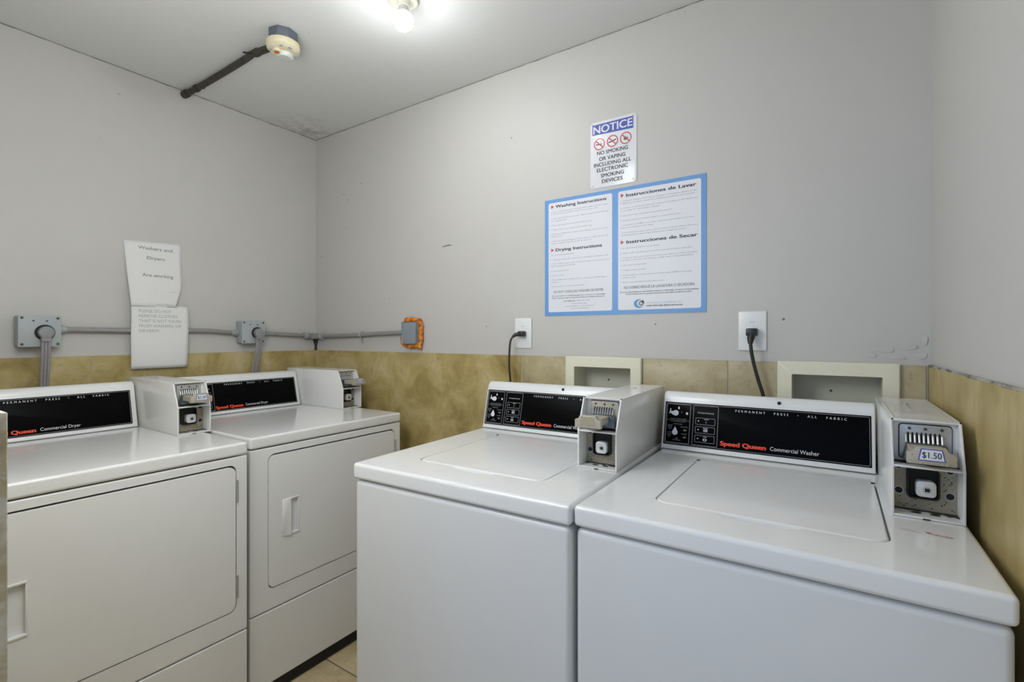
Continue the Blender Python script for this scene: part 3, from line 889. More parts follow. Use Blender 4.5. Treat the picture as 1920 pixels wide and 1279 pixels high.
def dryer(loc, rz, label, price, H_off=0.0, hs=0.0):
    root = thing('tumble_dryer', label, 'dryer', loc, rz, 'white commercial dryers')
    W = 0.683
    mb = MB(); mb.box(0.004, W - .004, 0.016, 0.70, 0.004, 0.87, 0.003, 1); mb.build('cabinet', 'dryer_white', root)
    mb = MB(); mb.box(0, W, -0.003, 0.71, 0.8745, H, 0.008, 4); mb.build('top_panel', 'dryer_white', root, wn=True)
    # front panel with the door opening
    mb = MB(); mb.box(0.001, W - .001, 0.0, 0.018, 0.3065, 0.871, 0.004, 3)
    fp = mb.build('front_panel', 'dryer_white', root)
    DX0, DX1, DZ0, DZ1 = 0.064, 0.648, 0.377, 0.847
    c = MB(); c.prism([(x, -0.01, z) for x, z in rrect(DX0, DX1, DZ0, DZ1, .024, 6)], (0, 0.022, 0)); cut(fp, c)
    w = fp.modifiers.new('weighted_normal', 'WEIGHTED_NORMAL'); w.keep_sharp = True
    mb = MB(); mb.prism([(x, 0.0115, z) for x, z in rrect(DX0 - .002, DX1 + .002, DZ0 - .002, DZ1 + .002, .024, 6)], (0, 0.001, 0)); mb.build('door_gasket', 'gasket', root)
    # door with a moulded pull
    mb = MB(); mb.prism([(x, 0.0113, z) for x, z in rrect(DX0 + .0025, DX1 - .003, DZ0 + .003, DZ1 - .0055, .022, 6)], (0, -0.0128, 0), 0.002, 2)
    door = mb.build('door', 'dryer_white', root)
    HX0, HX1, HZ0, HZ1 = 0.115 + hs, 0.181 + hs, 0.545, 0.677
    c = MB(); c.prism([(0.143 + hs, -0.01, HZ0 + .005), (HX1 - .003, -0.01, HZ0 + .005), (HX1 - .003, -0.01, HZ1 - .005), (0.143 + hs, -0.01, HZ1 - .005)], (0, 0.0195, 0)); cut(door, c)
    w = door.modifiers.new('weighted_normal', 'WEIGHTED_NORMAL'); w.keep_sharp = True
    mb = MB()
    # frame and the sloped cover the fingers go behind
    mb.prism([(HX0, -0.0014, HZ0), (0.146 + hs, -0.0095, HZ0), (0.146 + hs, -0.0065, HZ0), (0.139 + hs, 0.006, HZ0), (HX0, 0.006, HZ0)], (0, 0, HZ1 - HZ0), 0.0007, 1)
    mb.box(0.140 + hs, HX1, -0.0045, 0.008, HZ1 - .006, HZ1, .0012, 2)
    mb.box(0.140 + hs, HX1, -0.0045, 0.008, HZ0, HZ0 + .006, .0012, 2)
    mb.box(HX1 - .004, HX1, -0.0030, 0.008, HZ0, HZ1, .0012, 2)
    mb.build('door_pull', 'dryer_white', door)
    for hz in (0.762, 0.456):
        mb = MB()
        mb.cyl((DX1 + .0005, -0.0025, hz - .035), (DX1 + .0005, -0.0025, hz + .035), 0.0034, 12)
        mb.box(DX1 - .001, DX1 + .005, -0.001, 0.003, hz - .036, hz + .036, 0.0006, 1)
        mb.build('hinge', 'steel', root)
    # lower panel, toe space and feet
    mb = MB(); mb.box(0.001, W - .001, 0.0, 0.018, 0.050, 0.3025, 0.004, 3); mb.build('lower_panel', 'dryer_white', root, wn=True)
    mb = MB(); mb.box(0.005, W - .005, 0.0125, 0.0165, 0.0042, 0.052); mb.build('toe_plate', 'black_matte', root)
    for fx_ in (0.05, W - .05):
        for fy in (0.07, 0.64):
            mb = MB(); mb.cyl((fx_, fy, -H_off), (fx_, fy, 0.01), 0.018, 14); mb.build('foot', 'black_matte', root)
    mb = MB(); mb.box(0.004, 0.588, 0.6065, 0.62, H + .0002, H + .0022); mb.build('console_gasket', 'gasket', root)
    con = console(root, 0.001, 0.589)
    f = console_frame()
    v0, v1 = vof(0.9285), vof(1.0530)
    mb = MB(); f.rect(mb, 0.018, 0.572, v0, v1, 0, 0.0012, 0.002, 0.0003); mb.build('control_panel', 'black', con)
    h = 0.0016
    mb = MB()
    f.ring(mb, 0.0212, 0.5688, v0 + .0032, v1 - .0032, 0.0011, h, 0.004)
    f.ring(mb, 0.026, 0.100, v0 + .006, v1 - .006, 0.0011, h, 0.003)
    f.ring(mb, 0.108, 0.182, v0 + .006, v1 - .006, 0.0011, h, 0.003)
    for zt_, zb in ((1.0135, 0.9838), (0.9737, 0.9431)):
        f.ring(mb, 0.115, 0.1715, vof(zb), vof(zt_), 0.0010, h, 0.002)
    mb.build('panel_outline', 'outline', con)
    mb = MB()
    f.text(mb, 'PERMANENT   PRESS   \u2022   ALL   FABRIC', 0.2310, vof(1.0385), 0.0064, h, 0.276, 'LEFT', 0.008, space=1.75); mb.build('fabric_lettering', 'print_white', con)['kind'] = 'stuff'
    mb = MB(); f.text(mb, 'Commercial Dryer', 0.3145, vof(0.9405), 0.0108, h, 0.1055, 'LEFT', 0.0, res=4); mb.build('type_lettering', 'print_white', con)
    mb = MB(); f.text(mb, 'CYCLE STATUS', 0.145, vof(1.0262), 0.0034, h, 0.046, 'CENTER', 0.012); mb.build('cycle_lettering', 'print_white', con)
    mb = MB(); f.text(mb, 'Speed Queen', 0.1860, vof(0.9390), 0.0122, h, 0.1175, 'LEFT', 0.045, res=4)
    mb.build('brand_lettering', 'print_red', con)
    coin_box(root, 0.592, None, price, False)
    return root

washer((1.3575, -0.8186, 0), 0.0317, 'white top loading washer left of the other, its coin slide bare of any price', None, True)
washer((2.0105, -0.7885, 0), 0.0105, 'white top loading washer beside the right wall with $1.50 on its coin slide', '$1.50', False, True)
d1 = dryer((0.849, -1.5205, -0.0055 + 0.0055), 1.565, 'white front loading dryer nearest the doorway, beside the tan tile end', '$2.00', hs=-0.021)
d2 = dryer((0.813, -0.810, 0), 1.575, 'white front loading dryer in the far left corner of the room', '$2.00')

# ------------------------------------------------------------------ washer outlet boxes in the back wall
def outlet_box(x0, x1, z0, z1, label):
    cx = (x0 + x1) / 2
    root = thing('washer_outlet_box', label, 'outlet box', (cx, 0, z0), 0, 'cream washer outlet boxes in the back wall')
    w = (x1 - x0) / 2; h = z1 - z0
    fr = 0.038
    A = rrect(-w, w, 0, h, .004, 3); B = rrect(-w + fr, w - fr, fr, h - fr, .003, 3)
    n = len(A)
    mb = MB()
    yf, yb, yd = -0.022, -0.0005, 0.085
    mb.faces([(a, yb, b) for a, b in A] + [(a, yf + .003, b) for a, b in A] + [(a * (w - .003) / w, yf, .003 + b * (h - .006) / h) for a, b in A] + [(a, yf, b) for a, b in B] + [(a, yf + .10, b) for a, b in B],
             [(k * n + i, k * n + (i + 1) % n, (k + 1) * n + (i + 1) % n, (k + 1) * n + i) for k in range(4) for i in range(n)])
    bmesh.ops.recalc_face_normals(mb.bm, faces=mb.bm.faces[:])
    mb.build('frame', 'cream', root)
    mb = MB(); mb.faces([(a, yf + .0995, b) for a, b in B], [tuple(range(n))]); mb.build('back_panel', 'cream_in', root)
    mb = MB(); mb.cyl((-.012, yf + .0995, h - fr - .052), (-.012, yf + .096, h - fr - .052), .0032, 10); mb.build('screw', 'gasket', root)
    for s, nm in ((-1, 'red'), (1, 'blue')):
        mb = MB(); mb.cyl((s * .06, .04, fr), (s * .06, .04, fr + .045), .011, 12); mb.cyl((s * .06 - .02, .04, fr + .05), (s * .06 + .02, .04, fr + .05), .006, 10); mb.build('valve', 'steel', root)
    mb = MB(); mb.tube([(.0, .05, fr), (.0, .05, fr + .02)], .02, 16); mb.build('drain', 'plate_white', root)
    return root
outlet_box(*OB[0], 'cream plastic washer outlet box in the wall behind the left washer')
outlet_box(*OB[1], 'wide cream plastic washer outlet box in the wall near the right corner')

# ------------------------------------------------------------------ wall plates and black cords
def wall_plate(cx, cz, label):
    root = thing('receptacle_plate', label, 'outlet', (cx, 0, cz), 0, 'white receptacle plates on the back wall')
    mb = MB(); mb.box(-.040, .040, -.006, -.0003, -.0615, .0615, .003, 3); mb.build('plate', 'plate_white', root)
    mb = MB(); mb.cyl((0, -.0055, 0), (0, -.0072, 0), .0175, 24, .0005); mb.build('socket_face', 'plate_white', root)
    mb = MB()
    f = Frame((0, -.0062, 0), (1, 0, 0), (0, 0, 1))
    mb.box(-.0055, -.0035, -.0066, -.0055, .026, .030); mb.box(.0025, .0045, -.0066, -.0055, .026, .030); mb.build('rating_print', 'outline', root)
    mb = MB(); mb.cyl((0, -.0055, -.045), (0, -.0068, -.045), .003, 10); mb.build('screw', 'plate_white', root)
    return root
wall_plate(1.390, 1.271, 'white receptacle plate above the left washer')
wall_plate(2.235, 1.275, 'white receptacle plate above the right washer')

def smooth_path(pts, n=8):
    P = [Vector(p) for p in pts]
    P = [P[0] * 2 - P[1]] + P + [P[-1] * 2 - P[-2]]
    out = []
    for i in range(1, len(P) - 2):
        for k in range(n):
            t = k / n
            out.append(0.5 * ((2 * P[i]) + (-P[i - 1] + P[i + 1]) * t + (2 * P[i - 1] - 5 * P[i] + 4 * P[i + 1] - P[i + 2]) * t * t + (-P[i - 1] + 3 * P[i] - 3 * P[i + 1] + P[i + 2]) * t ** 3))
    out.append(P[-2])
    return out

root = thing('power_cord', 'thin black cord plugged in sideways above the left washer', 'cord', (1.395, -0.0072, 1.268))
mb = MB()
mb.box(-.013, .012, -.030, -.0012, -.011, .011, .004, 2)
mb.tube([(-.008, -.022, 0), (-.022, -.030, -.004), (-.032, -.035, -.012)], [.009, .0075, .005], 10)
mb.build('plug', 'cord_black', root)
mb = MB(); mb.tube(smooth_path([(-.030, -.034, -.009), (-.0385, -.040, -.028), (-.042, -.043, -.07), (-.042, -.045, -.13), (-.036, -.045, -.19), (-.032, -.04, -.30), (-.03, -.03, -.42)]), .0040, 8)
mb.build('cable', 'cord_black', root)
root = thing('power_cord', 'thick black cord hanging from the plate above the right washer', 'cord', (2.2365, -0.0072, 1.270))
mb = MB()
mb.box(-.0155, .0155, -.032, -.0012, -.011, .013, .004, 2)
mb.tube([(0, -.022, -.006), (-.002, -.030, -.02), (-.002, -.034, -.034)], [.0115, .010, .0068], 12)
mb.build('plug', 'cord_black', root)
mb = MB(); mb.tube(smooth_path([(-.002, -.033, -.028), (.0015, -.036, -.06), (.009, -.036, -.10), (.021, -.034, -.148), (.033, -.032, -.19), (.05, -.03, -.27), (.06, -.02, -.40)]), .0052, 10)
mb.build('cable', 'cord_black', root)

# ------------------------------------------------------------------ junction boxes, conduits, foam, dryer cords
def junction_box(loc, size, depth, label, rz):
    """box seen on the left wall: local x along the wall, -y out of the wall"""
    root = thing('junction_box', label, 'junction box', loc, rz, 'grey junction boxes on the left wall')
    w, h = size[0] / 2, size[1] / 2
    mb = MB(); mb.box(-w, w, -depth, -.0005, -h, h, .005, 3); mb.build('body', 'grey_box', root)
    mb = MB(); mb.box(-w - .002, w + .002, -depth - .006, -depth + .0005, -h - .002, h + .002, .0025, 2)
    cover = mb.build('cover', 'grey_box', root)
    for sx in (-1, 1):
        for sz in (-1, 1):
            mb = MB(); mb.cyl((sx * (w - .008), -depth - .0055, sz * (h - .008)), (sx * (w - .008), -depth - .0075, sz * (h - .008)), .0045, 10); mb.build('screw', 'gasket', cover)
    for sx in (-1, 1):
        mb = MB(); mb.cyl((sx * .018, -depth - .0055, h - .018), (sx * .018, -depth - .0075, h - .018), .003, 10); mb.build('screw', 'gasket', cover)
    return root
# on the left wall: rz = +90 deg puts local -y along +x
JA = (0.0005, -1.166, 1.277); JB = (0.0005, -0.388, 1.279)
junction_box(JA, (0.112, 0.110), 0.062, 'large grey junction box on the left wall above the nearer dryer', pi / 2)
junction_box(JB, (0.110, 0.108), 0.056, 'grey junction box on the left wall above the far dryer', pi / 2)

def dryer_cord(y, z, depth, label, path, plug_r):
    root = thing('dryer_cord', label, 'cord', (depth, y, z), pi / 2, 'grey dryer power cords')
    mb = MB(); mb.cyl((0, -.0015, 0), (0, -.004, 0), plug_r + .006, 28); mb.build('receptacle_ring', 'black_matte', root)
    mb = MB(); mb.cyl((0, -.003, 0), (0, -.028, 0), plug_r, 28, .004)
    mb.box(-.014, .014, -.026, -.006, -plug_r - .012, -.01, .004, 2)
    mb.build('plug', 'plug_grey', root)
    mb = MB()
    for s in (-1, 0, 1):
        mb.tube(smooth_path([(p[0] + s * .0088, p[1], p[2]) for p in path]), .0046, 8)
    mb.build('cable', 'cord_grey', root)
    return root
dryer_cord(-1.154, 1.272, 0.069, 'flat grey cord hanging from the large junction box at far left', [(0, -.016, -.03), (0, -.013, -.09), (0, .005, -.19), (0, .015, -.35), (0, .02, -.55)], .022)
dryer_cord(-0.372, 1.275, 0.063, 'flat grey cord hanging from the junction box near the corner', [(0, -.016, -.03), (-.002, -.013, -.09), (-.008, .005, -.19), (-.012, .012, -.35), (-.012, .02, -.5)], .022)

root = thing('conduit', 'grey conduit running along the left wall between the junction boxes', 'conduit', (0.0, -0.75, 1.28))
def rel(pts, o): return [(p[0] - o[0], p[1] - o[1], p[2] - o[2]) for p in pts]
o_ = (0.0, -0.75, 1.28)
mb = MB(); mb.tube(rel(smooth_path([(.018, -1.112, 1.284), (.018, -1.02, 1.283), (.018, -.90, 1.282), (.018, -.78, 1.283), (.018, -.657, 1.284), (.018, -.58, 1.2835), (.018, -.53, 1.280), (.018, -.47, 1.276), (.018, -.445, 1.2755)]), o_), .0105, 12); mb.build('pipe', 'conduit', root)
mb = MB(); mb.tube(rel([(.018, -1.110, 1.284), (.018, -1.092, 1.284)], o_), .016, 14); mb.tube(rel([(.018, -1.092, 1.284), (.018, -1.082, 1.284)], o_), .013, 14); mb.build('connector', 'grey_box', root)
mb = MB(); mb.tube(rel([(.018, -.445, 1.2755), (.018, -.462, 1.2755)], o_), .016, 14); mb.tube(rel([(.018, -.462, 1.2755), (.018, -.474, 1.276)], o_), .013, 14); mb.build('connector', 'steel', root)

root = thing('conduit', 'grey conduit bending round the far corner to the foam ringed plate', 'conduit', (0.0, 0.0, 1.26))
o_ = (0.0, 0.0, 1.26)
mb = MB(); mb.tube(rel(smooth_path([(.018, -.331, 1.2735), (.018, -.25, 1.270), (.018, -.15, 1.265), (.018, -.075, 1.2615)]), o_), .0105, 12); mb.build('pipe', 'conduit', root)
mb = MB(); mb.tube(rel(smooth_path([(.075, -.018, 1.258), (.20, -.017, 1.260), (.395, -.016, 1.2655), (.55, -.016, 1.2715), (.69, -.016, 1.276), (.72, -.016, 1.277)]), o_), .0105, 12); mb.build('pipe', 'conduit', root)
mb = MB(); mb.tube(rel(smooth_path([(.018, -.082, 1.262), (.019, -.048, 1.260), (.028, -.028, 1.259), (.048, -.019, 1.258), (.082, -.018, 1.258)], 5), o_), .0165, 14); 
mb.box(.004, .052, -.052, -.004, -.018, .014, .006, 2)
mb.build('corner_elbow', 'conduit', root)
for p0, p1 in (((.018, -.086, 1.2625), (.018, -.074, 1.2618)), ((.074, -.018, 1.258), (.088, -.018, 1.258))):
    mb = MB(); mb.tube(rel([p0, p1], o_), .019, 14); mb.build('lock_ring', 'grey_box', root)
mb = MB(); mb.tube(rel([(.399, -.016, 1.2655), (.411, -.016, 1.266)], o_), .0135, 14); mb.box(.400, .410, -.012, -.0008, -.006, .026, .001, 1)
mb.build('strap', 'grey_box', root)
mb = MB(); mb.tube(rel([(.404, -.014, 1.252), (.410, -.022, 1.244), (.420, -.030, 1.236), (.430, -.032, 1.231)], o_), [.003, .005, .005, .002], 8); mb.build('strap_tail', 'steel_tan_light', root)

# blank plate on the back wall with orange expanding foam pressed out round it
root = thing('junction_box', 'blue grey blank box ringed by orange foam on the back wall', 'junction box', (0.765, 0, 1.274))
mb = MB(); mb.box(-.046, .046, -.026, -.0005, -.052, .052, .004, 2); mb.build('body', 'grey_box', root)
mb = MB(); mb.box(-.047, .047, -.031, -.0255, -.053, .053, .008, 3); mb.build('cover', 'grey_plate', root)
rnd = random.Random(11)
mb = MB()
loop = []
for (a0, b0), (a1, b1) in zip([(-.052, .040), (-.030, .060), (.020, .064), (.048, .060), (.060, .030), (.060, -.040), (.056, -.062), (.020, -.060), (-.034, -.062), (-.060, -.046), (-.060, -.010), (-.054, .012)][:-1],
                              [(-.030, .060), (.020, .064), (.048, .060), (.060, .030), (.060, -.040), (.056, -.062), (.020, -.060), (-.034, -.062), (-.060, -.046), (-.060, -.010), (-.054, .012)]):
    n = max(2, int(math.hypot(a1 - a0, b1 - b0) / .010))
    for k in range(n):
        t = k / n
        loop.append((a0 + (a1 - a0) * t + rnd.uniform(-.002, .002), -.012 + rnd.uniform(-.004, .004), b0 + (b1 - b0) * t + rnd.uniform(-.002, .002)))
rads = [.0085 + rnd.random() * .0055 for _ in loop]
mb.tube(loop[:-2], rads[:-2], 10)
for _ in range(26):
    p = loop[rnd.randrange(len(loop) - 2)]
    b = bmesh.new(); bmesh.ops.create_icosphere(b, subdivisions=2, radius=rnd.uniform(.006, .0125))
    bmesh.ops.translate(b, vec=Vector((p[0] + rnd.uniform(-.004, .006), p[1] - rnd.uniform(0, .006), p[2] + rnd.uniform(-.005, .004))), verts=b.verts); mb._merge(b)
mb.build('foam_seal', 'foam', root)

# ------------------------------------------------------------------ ceiling: conduit, detector, bare bulb
root = thing('conduit', 'dirty dark conduit across the ceiling to the smoke detector', 'conduit', (0.35, -0.66, ZC))
o_ = (0.35, -0.66, ZC)
mb = MB(); mb.tube(rel(smooth_path([(.002, -.672, ZC - .019), (.06, -.668, ZC - .017), (.15, -.664, ZC - .0155), (.35, -.664, ZC - .0155), (.52, -.668, ZC - .017), (.58, -.674, ZC - .020), (.65, -.670, ZC - .026), (.725, -.664, ZC - .028)]), o_), .0128, 12); mb.build('pipe', 'conduit_dark', root)
mb = MB(); mb.tube(rel([(.002, -.672, ZC - .019), (.030, -.670, ZC - .018)], o_), .0165, 14); mb.build('connector', 'conduit_dark', root)
for sx in (.10, .60):
    mb = MB(); mb.tube(rel([(sx, -.6655 if sx < .3 else -.672, ZC - (.016 if sx < .3 else .022)), (sx + .014, -.6655 if sx < .3 else -.672, ZC - (.016 if sx < .3 else .0225))], o_), .0155, 12)
    if sx < .3: mb.box(sx - .35, sx - .335, -.005, .026, -.006, -.0006, .0005, 1)
    mb.build('strap', 'conduit_dark', root)
mb = MB(); mb.tube(rel([(.605, -.678, ZC - .030), (.592, -.690, ZC - .028), (.572, -.706, ZC - .026)], o_), .0035, 6); mb.build('tie_end', 'black_matte', root)

SD = (0.770, -0.664)
root = thing('smoke_detector', 'yellowed round smoke detector on a grey box under the ceiling', 'smoke detector', (SD[0], SD[1], ZC))
mb = MB(); oct_ = [(.052 * cos(pi / 8 + k * pi / 4 + .25), .052 * sin(pi / 8 + k * pi / 4 + .25), -.0005) for k in range(8)]
mb.prism(oct_, (0, 0, -.038), .002, 2); mb.build('ceiling_box', 'detector_box', root)
mb = MB(); mb.lathe([(0, -.037), (.053, -.037), (.0562, -.039), (.0566, -.045), (.0545, -.047), (.0545, -.050), (.0566, -.052), (.0555, -.060), (.047, -.067), (.037, -.070), (0, -.071)], (0, 0, 0), 40); mb.build('head', 'detector_cream', root)
mb = MB(); mb.lathe([(.031, -.067), (.030, -.077), (.025, -.085), (0, -.087)], (-.009, .011, 0), 32); mb.build('sensing_chamber', 'detector_grey', root)
ix, iy = -.001, -.024
mb = MB(); mb.cyl((ix, iy, -.063), (ix, iy, -.079), .0130, 20, .002); mb.build('indicator_ring', 'detector_cream', root)
mb = MB(); mb.cyl((ix, iy, -.073), (ix, iy, -.0815), .0092, 18, .001); mb.build('indicator_lens', 'amber', root)
for k in range(9):
    a = k * 2 * pi / 9
    mb = MB(); mb.box(.038, .047, -.006, .006, -.0705, -.064, .001, 1, Matrix.Rotation(a, 4, 'Z')); mb.build('vent', 'detector_grey' if k % 2 else 'grey_box', root)

BL = (1.269, -0.547)
root = thing('ceiling_lamp', 'bare lit bulb in a keyless ceiling lampholder', 'lamp', (BL[0], BL[1], ZC))
mb = MB(); mb.lathe([(0, -.0005), (.048, -.0005), (.0485, -.006), (.046, -.010), (.040, -.011), (.036, -.007), (.024, -.007), (.0215, -.012), (.0205, -.026), (0, -.026)], (0, 0, 0), 36); mb.build('lamp_holder', 'porcelain', root)
mb = MB(); mb.lathe([(.0165, -.024), (.0175, -.030), (.0195, -.040), (.0205, -.0455), (0, -.0455)], (0, 0, 0), 28); mb.build('bulb_neck', 'lamp_neck', root)
mb = MB()
prof = [(.0206, -.0455), (.0245, -.050), (.0300, -.058)] + [(.0325 * cos(t), -.069 - .0325 * sin(t)) for t in [radians(d) for d in range(0, 90, 12)]] + [(0, -.1015)]
mb.lathe(prof, (0, 0, 0), 32); mb.build('bulb', 'bulb', root, 'glowing white globe')

# ------------------------------------------------------------------ papers on the left wall
def sheet(root, name, mat, y0, y1, z0, z1, xfun, outline=None, ny=14, nz=16):
    mb = MB()
    vs = []; fs = []
    for j in range(nz + 1):
        for i in range(ny + 1):
            a, b = i / ny, j / nz
            y, z = y0 + (y1 - y0) * a, z0 + (z1 - z0) * b
            if outline: y, z = outline(a, b, y, z)
            vs.append((xfun(a, b), y, z))
    for j in range(nz):
        for i in range(ny):
            q = j * (ny + 1) + i
            fs.append((q, q + 1, q + ny + 2, q + ny + 1))
    mb.faces(vs, fs)
    o = mb.build(name, mat, root)
    s = o.modifiers.new('thickness', 'SOLIDIFY'); s.thickness = 0.0004; s.offset = 0
    return o

# upper sheet: torn lower right corner, curling away at the left edge
Y0, Y1, Z0, Z1 = -0.890, -0.684, 1.385, 1.664
root = thing('paper_notice', 'upper white sheet reading Washers and Dryers Are working on left wall', 'paper', (0, 0, 0), 0)
def x1f(a, b): return 0.002 + 0.014 * (1 - b) * (1 - a) ** 1.5 + 0.0155 * (1 - b) ** 2 + .002 * sin(a * 5) * (1 - b)
def out1(a, b, y, z):
    y += -0.008 * b * (1 - a) + 0.010 * (1 - b) * (1 - a) + .003 * (1 - b) * a
    z += (a - .5) * .012 * b
    if b < .32:
        t = (b - .0) / .32
        y -= a ** 3 * 0.030 * (1 - t)
    return y, z
sheet(root, 'sheet', 'paper', Y0, Y1, Z0, Z1, x1f, out1)
class LeftFrame(Frame):
    pass
def warp_text(f, mb, xfun, lift=0.0012):
    w = Y1 - Y0
    for v in mb.bm.verts:
        a = min(max((v.co.y - Y0) / w, 0), 1); b = min(max((v.co.z - Z0) / (Z1 - Z0), 0), 1)
        v.co.x = xfun(a, b) + lift
    return mb
fw = Frame((0, 0, 0), (0, 1, 0), (0, 0, 1))
mb = MB()
fw.text(mb, 'Washers and', -0.7835, 1.6285, 0.0135, 0, 0.128, 'CENTER', 0, res=4)
fw.text(mb, 'Dryers', -0.7830, 1.5870, 0.0135, 0, 0.066, 'CENTER', 0, res=4)
fw.text(mb, 'Are working', -0.7765, 1.5130, 0.0135, 0, 0.118, 'CENTER', 0, res=4)
warp_text(fw, mb, x1f).build('lettering', 'ink_grey', root)
mb = MB()
fw.line(mb, [(-0.735, 1.4495), (-0.705, 1.4520)], .0012, 0)
fw.text(mb, '. .  .. . .', -0.765, 1.434, 0.008, 0, 0.088, 'CENTER', 0, res=1)
warp_text(fw, mb, x1f).build('faded_marks', 'ink_faded', root)

Y0b, Y1b, Z0b, Z1b = -0.879, -0.668, 1.121, 1.3925
root = thing('paper_notice', 'lower white sheet asking not to remove clothes, hung over the conduit', 'paper', (0, 0, 0), 0)
def x2f(a, b): return 0.0325 + 0.001 * sin(a * 4) - 0.010 * max(0, (b - .75) / .25) ** 2 + .001 * sin(b * 6) - 0.008 * (1 - b) ** 2
def out2(a, b, y, z):
    y += .004 * a * b - .003 * (1 - a) * (1 - abs(2 * b - 1))
    z += -.002 * a + .002 * a * (1 - b)
    return y, z
sheet(root, 'sheet', 'paper', Y0b, Y1b, Z0b, Z1b, x2f, out2)
mb = MB()
for i, ln in enumerate(('PLEASE DO NOT', 'REMOVE CLOTHES', 'THAT IS NOT YOURS', 'FROM WASHERS, OR', 'DRYERS!!')):
    fw.text(mb, ln, -0.8535, 1.3590 - i * .0210, 0.0125, 0, (0.121, 0.143, 0.158, 0.158, 0.072)[i], 'LEFT', 0, res=3)
for v in mb.bm.verts:
    a = (v.co.y - Y0b) / (Y1b - Y0b); b = (v.co.z - Z0b) / (Z1b - Z0b); v.co.x = x2f(a, b) + .001
mb.build('lettering', 'ink_faded', root)
mb = MB(); fw.line(mb, [(-0.845, 1.3865), (-0.80, 1.3860)], .0012, 0); fw.line(mb, [(-0.750, 1.3862), (-0.71, 1.3860)], .0022, 0)
for v in mb.bm.verts:
    a = (v.co.y - Y0b) / (Y1b - Y0b); b = (v.co.z - Z0b) / (Z1b - Z0b); v.co.x = x2f(a, b) + .001
mb.build('faded_marks', 'ink_grey', root)

# ------------------------------------------------------------------ no smoking sign and instruction poster on the back wall
root = thing('notice_sign', 'white NOTICE no smoking sign with blue header above the poster', 'sign', (1.775, 0, 1.93))
f = Frame((1.775, -0.0008, 1.93), (1, 0, 0), (0, 0, 1))
SX0, SX1, SZ0, SZ1 = 1.6865 - 1.775, 1.8645 - 1.775, 1.807 - 1.93, 2.0515 - 1.93
root_o = Vector((1.775, 0, 1.93))
f = Frame((0, -0.0008, 0), (1, 0, 0), (0, 0, 1))
mb = MB(); f.rect(mb, SX0, SX1, SZ0, SZ1, 0, 0.0018, 0.012, 0.0004); mb.build('panel', 'sign_white', root)
h = 0.0021
def q(x, z): return x - 1.775, z - 1.93
mb = MB(); f.flat(mb, [q(1.6945, 2.0045), q(1.8520, 1.9990), q(1.8520, 2.0420), q(1.6945, 2.0420)], h); mb.build('header', 'sign_blue', root)
h2 = 0.0024
mb = MB(); f.text(mb, 'NOTICE', *q(1.7735, 2.0085), 0.0275, h2, 0.149, 'CENTER', 0.022, res=4)
mb.build('header_lettering', 'sign_white', root)
cs = [(1.7225, 1.9680), (1.7735, 1.9690), (1.8240, 1.9690)]
mb = MB()
for i, (x, z) in enumerate(cs):
    a, b = q(x, z); r = .0215
    f.disc(mb, a, b, r, r, h2 + .0004, 28, .84)
    f.line(mb, [(a - r * .64, b + r * .64), (a + r * .64, b - r * .64)], .0036, h2 + .0005)
mb.build('prohibition_symbol', 'sign_red', root)
mb = MB()
a, b = q(*cs[0]); f.line(mb, [(a - .013, b - .001), (a + .010, b - .001)], .0036, h2); f.line(mb, [(a + .008, b + .003), (a + .005, b + .009), (a + .010, b + .012)], .0014, h2); f.line(mb, [(a - .006, b + .004), (a - .002, b + .010)], .0014, h2)
a, b = q(*cs[1]); f.line(mb, [(a - .015, b - .003), (a - .002, b - .0005), (a + .014, b + .004)], .0040, h2)
mb.build('symbol', 'ink', root)
mb = MB(); a, b = q(*cs[2])
for t in (-62, -34, 0, 34, 62):
    tt = radians(90 + t); L = .0150 if abs(t) < 40 else .0115
    c, s = cos(tt), sin(tt)
    f.flat(mb, [(a, b - .007), (a + c * L * .5 - s * .0022, b - .007 + s * L * .5 + c * .0022), (a + c * L, b - .007 + s * L), (a + c * L * .5 + s * .0022, b - .007 + s * L * .5 - c * .0022)][::-1], h2)
mb.build('leaf_symbol', 'sign_green', root)
mb = MB()
for ln, x0, x1, z in (('NO SMOKING', 1.7135, 1.8320, 1.9280), ('OR VAPING', 1.7215, 1.8225, 1.9055), ('INCLUDING ALL', 1.7015, 1.8436, 1.8850), ('ELECTRONIC', 1.7127, 1.8320, 1.8648), ('SMOKING', 1.7289, 1.8169, 1.8430), ('DEVICES', 1.7326, 1.8122, 1.8220)):
    a, b = q(x0, z); f.text(mb, ln, a, b, 0.0138, h2, x1 - x0, 'LEFT', 0.016, res=3)
mb.build('lettering', 'ink', root)
for sx, sz in ((1.8520, 2.0440), (1.6950, 2.0445), (1.8520, 1.8170), (1.6960, 1.8150)):
    a, b = q(sx, sz); mb = MB(); mb.cyl((a, -.0024, b), (a, -.0044, b), .0030, 12, .0005); mb.build('screw', 'steel', root)

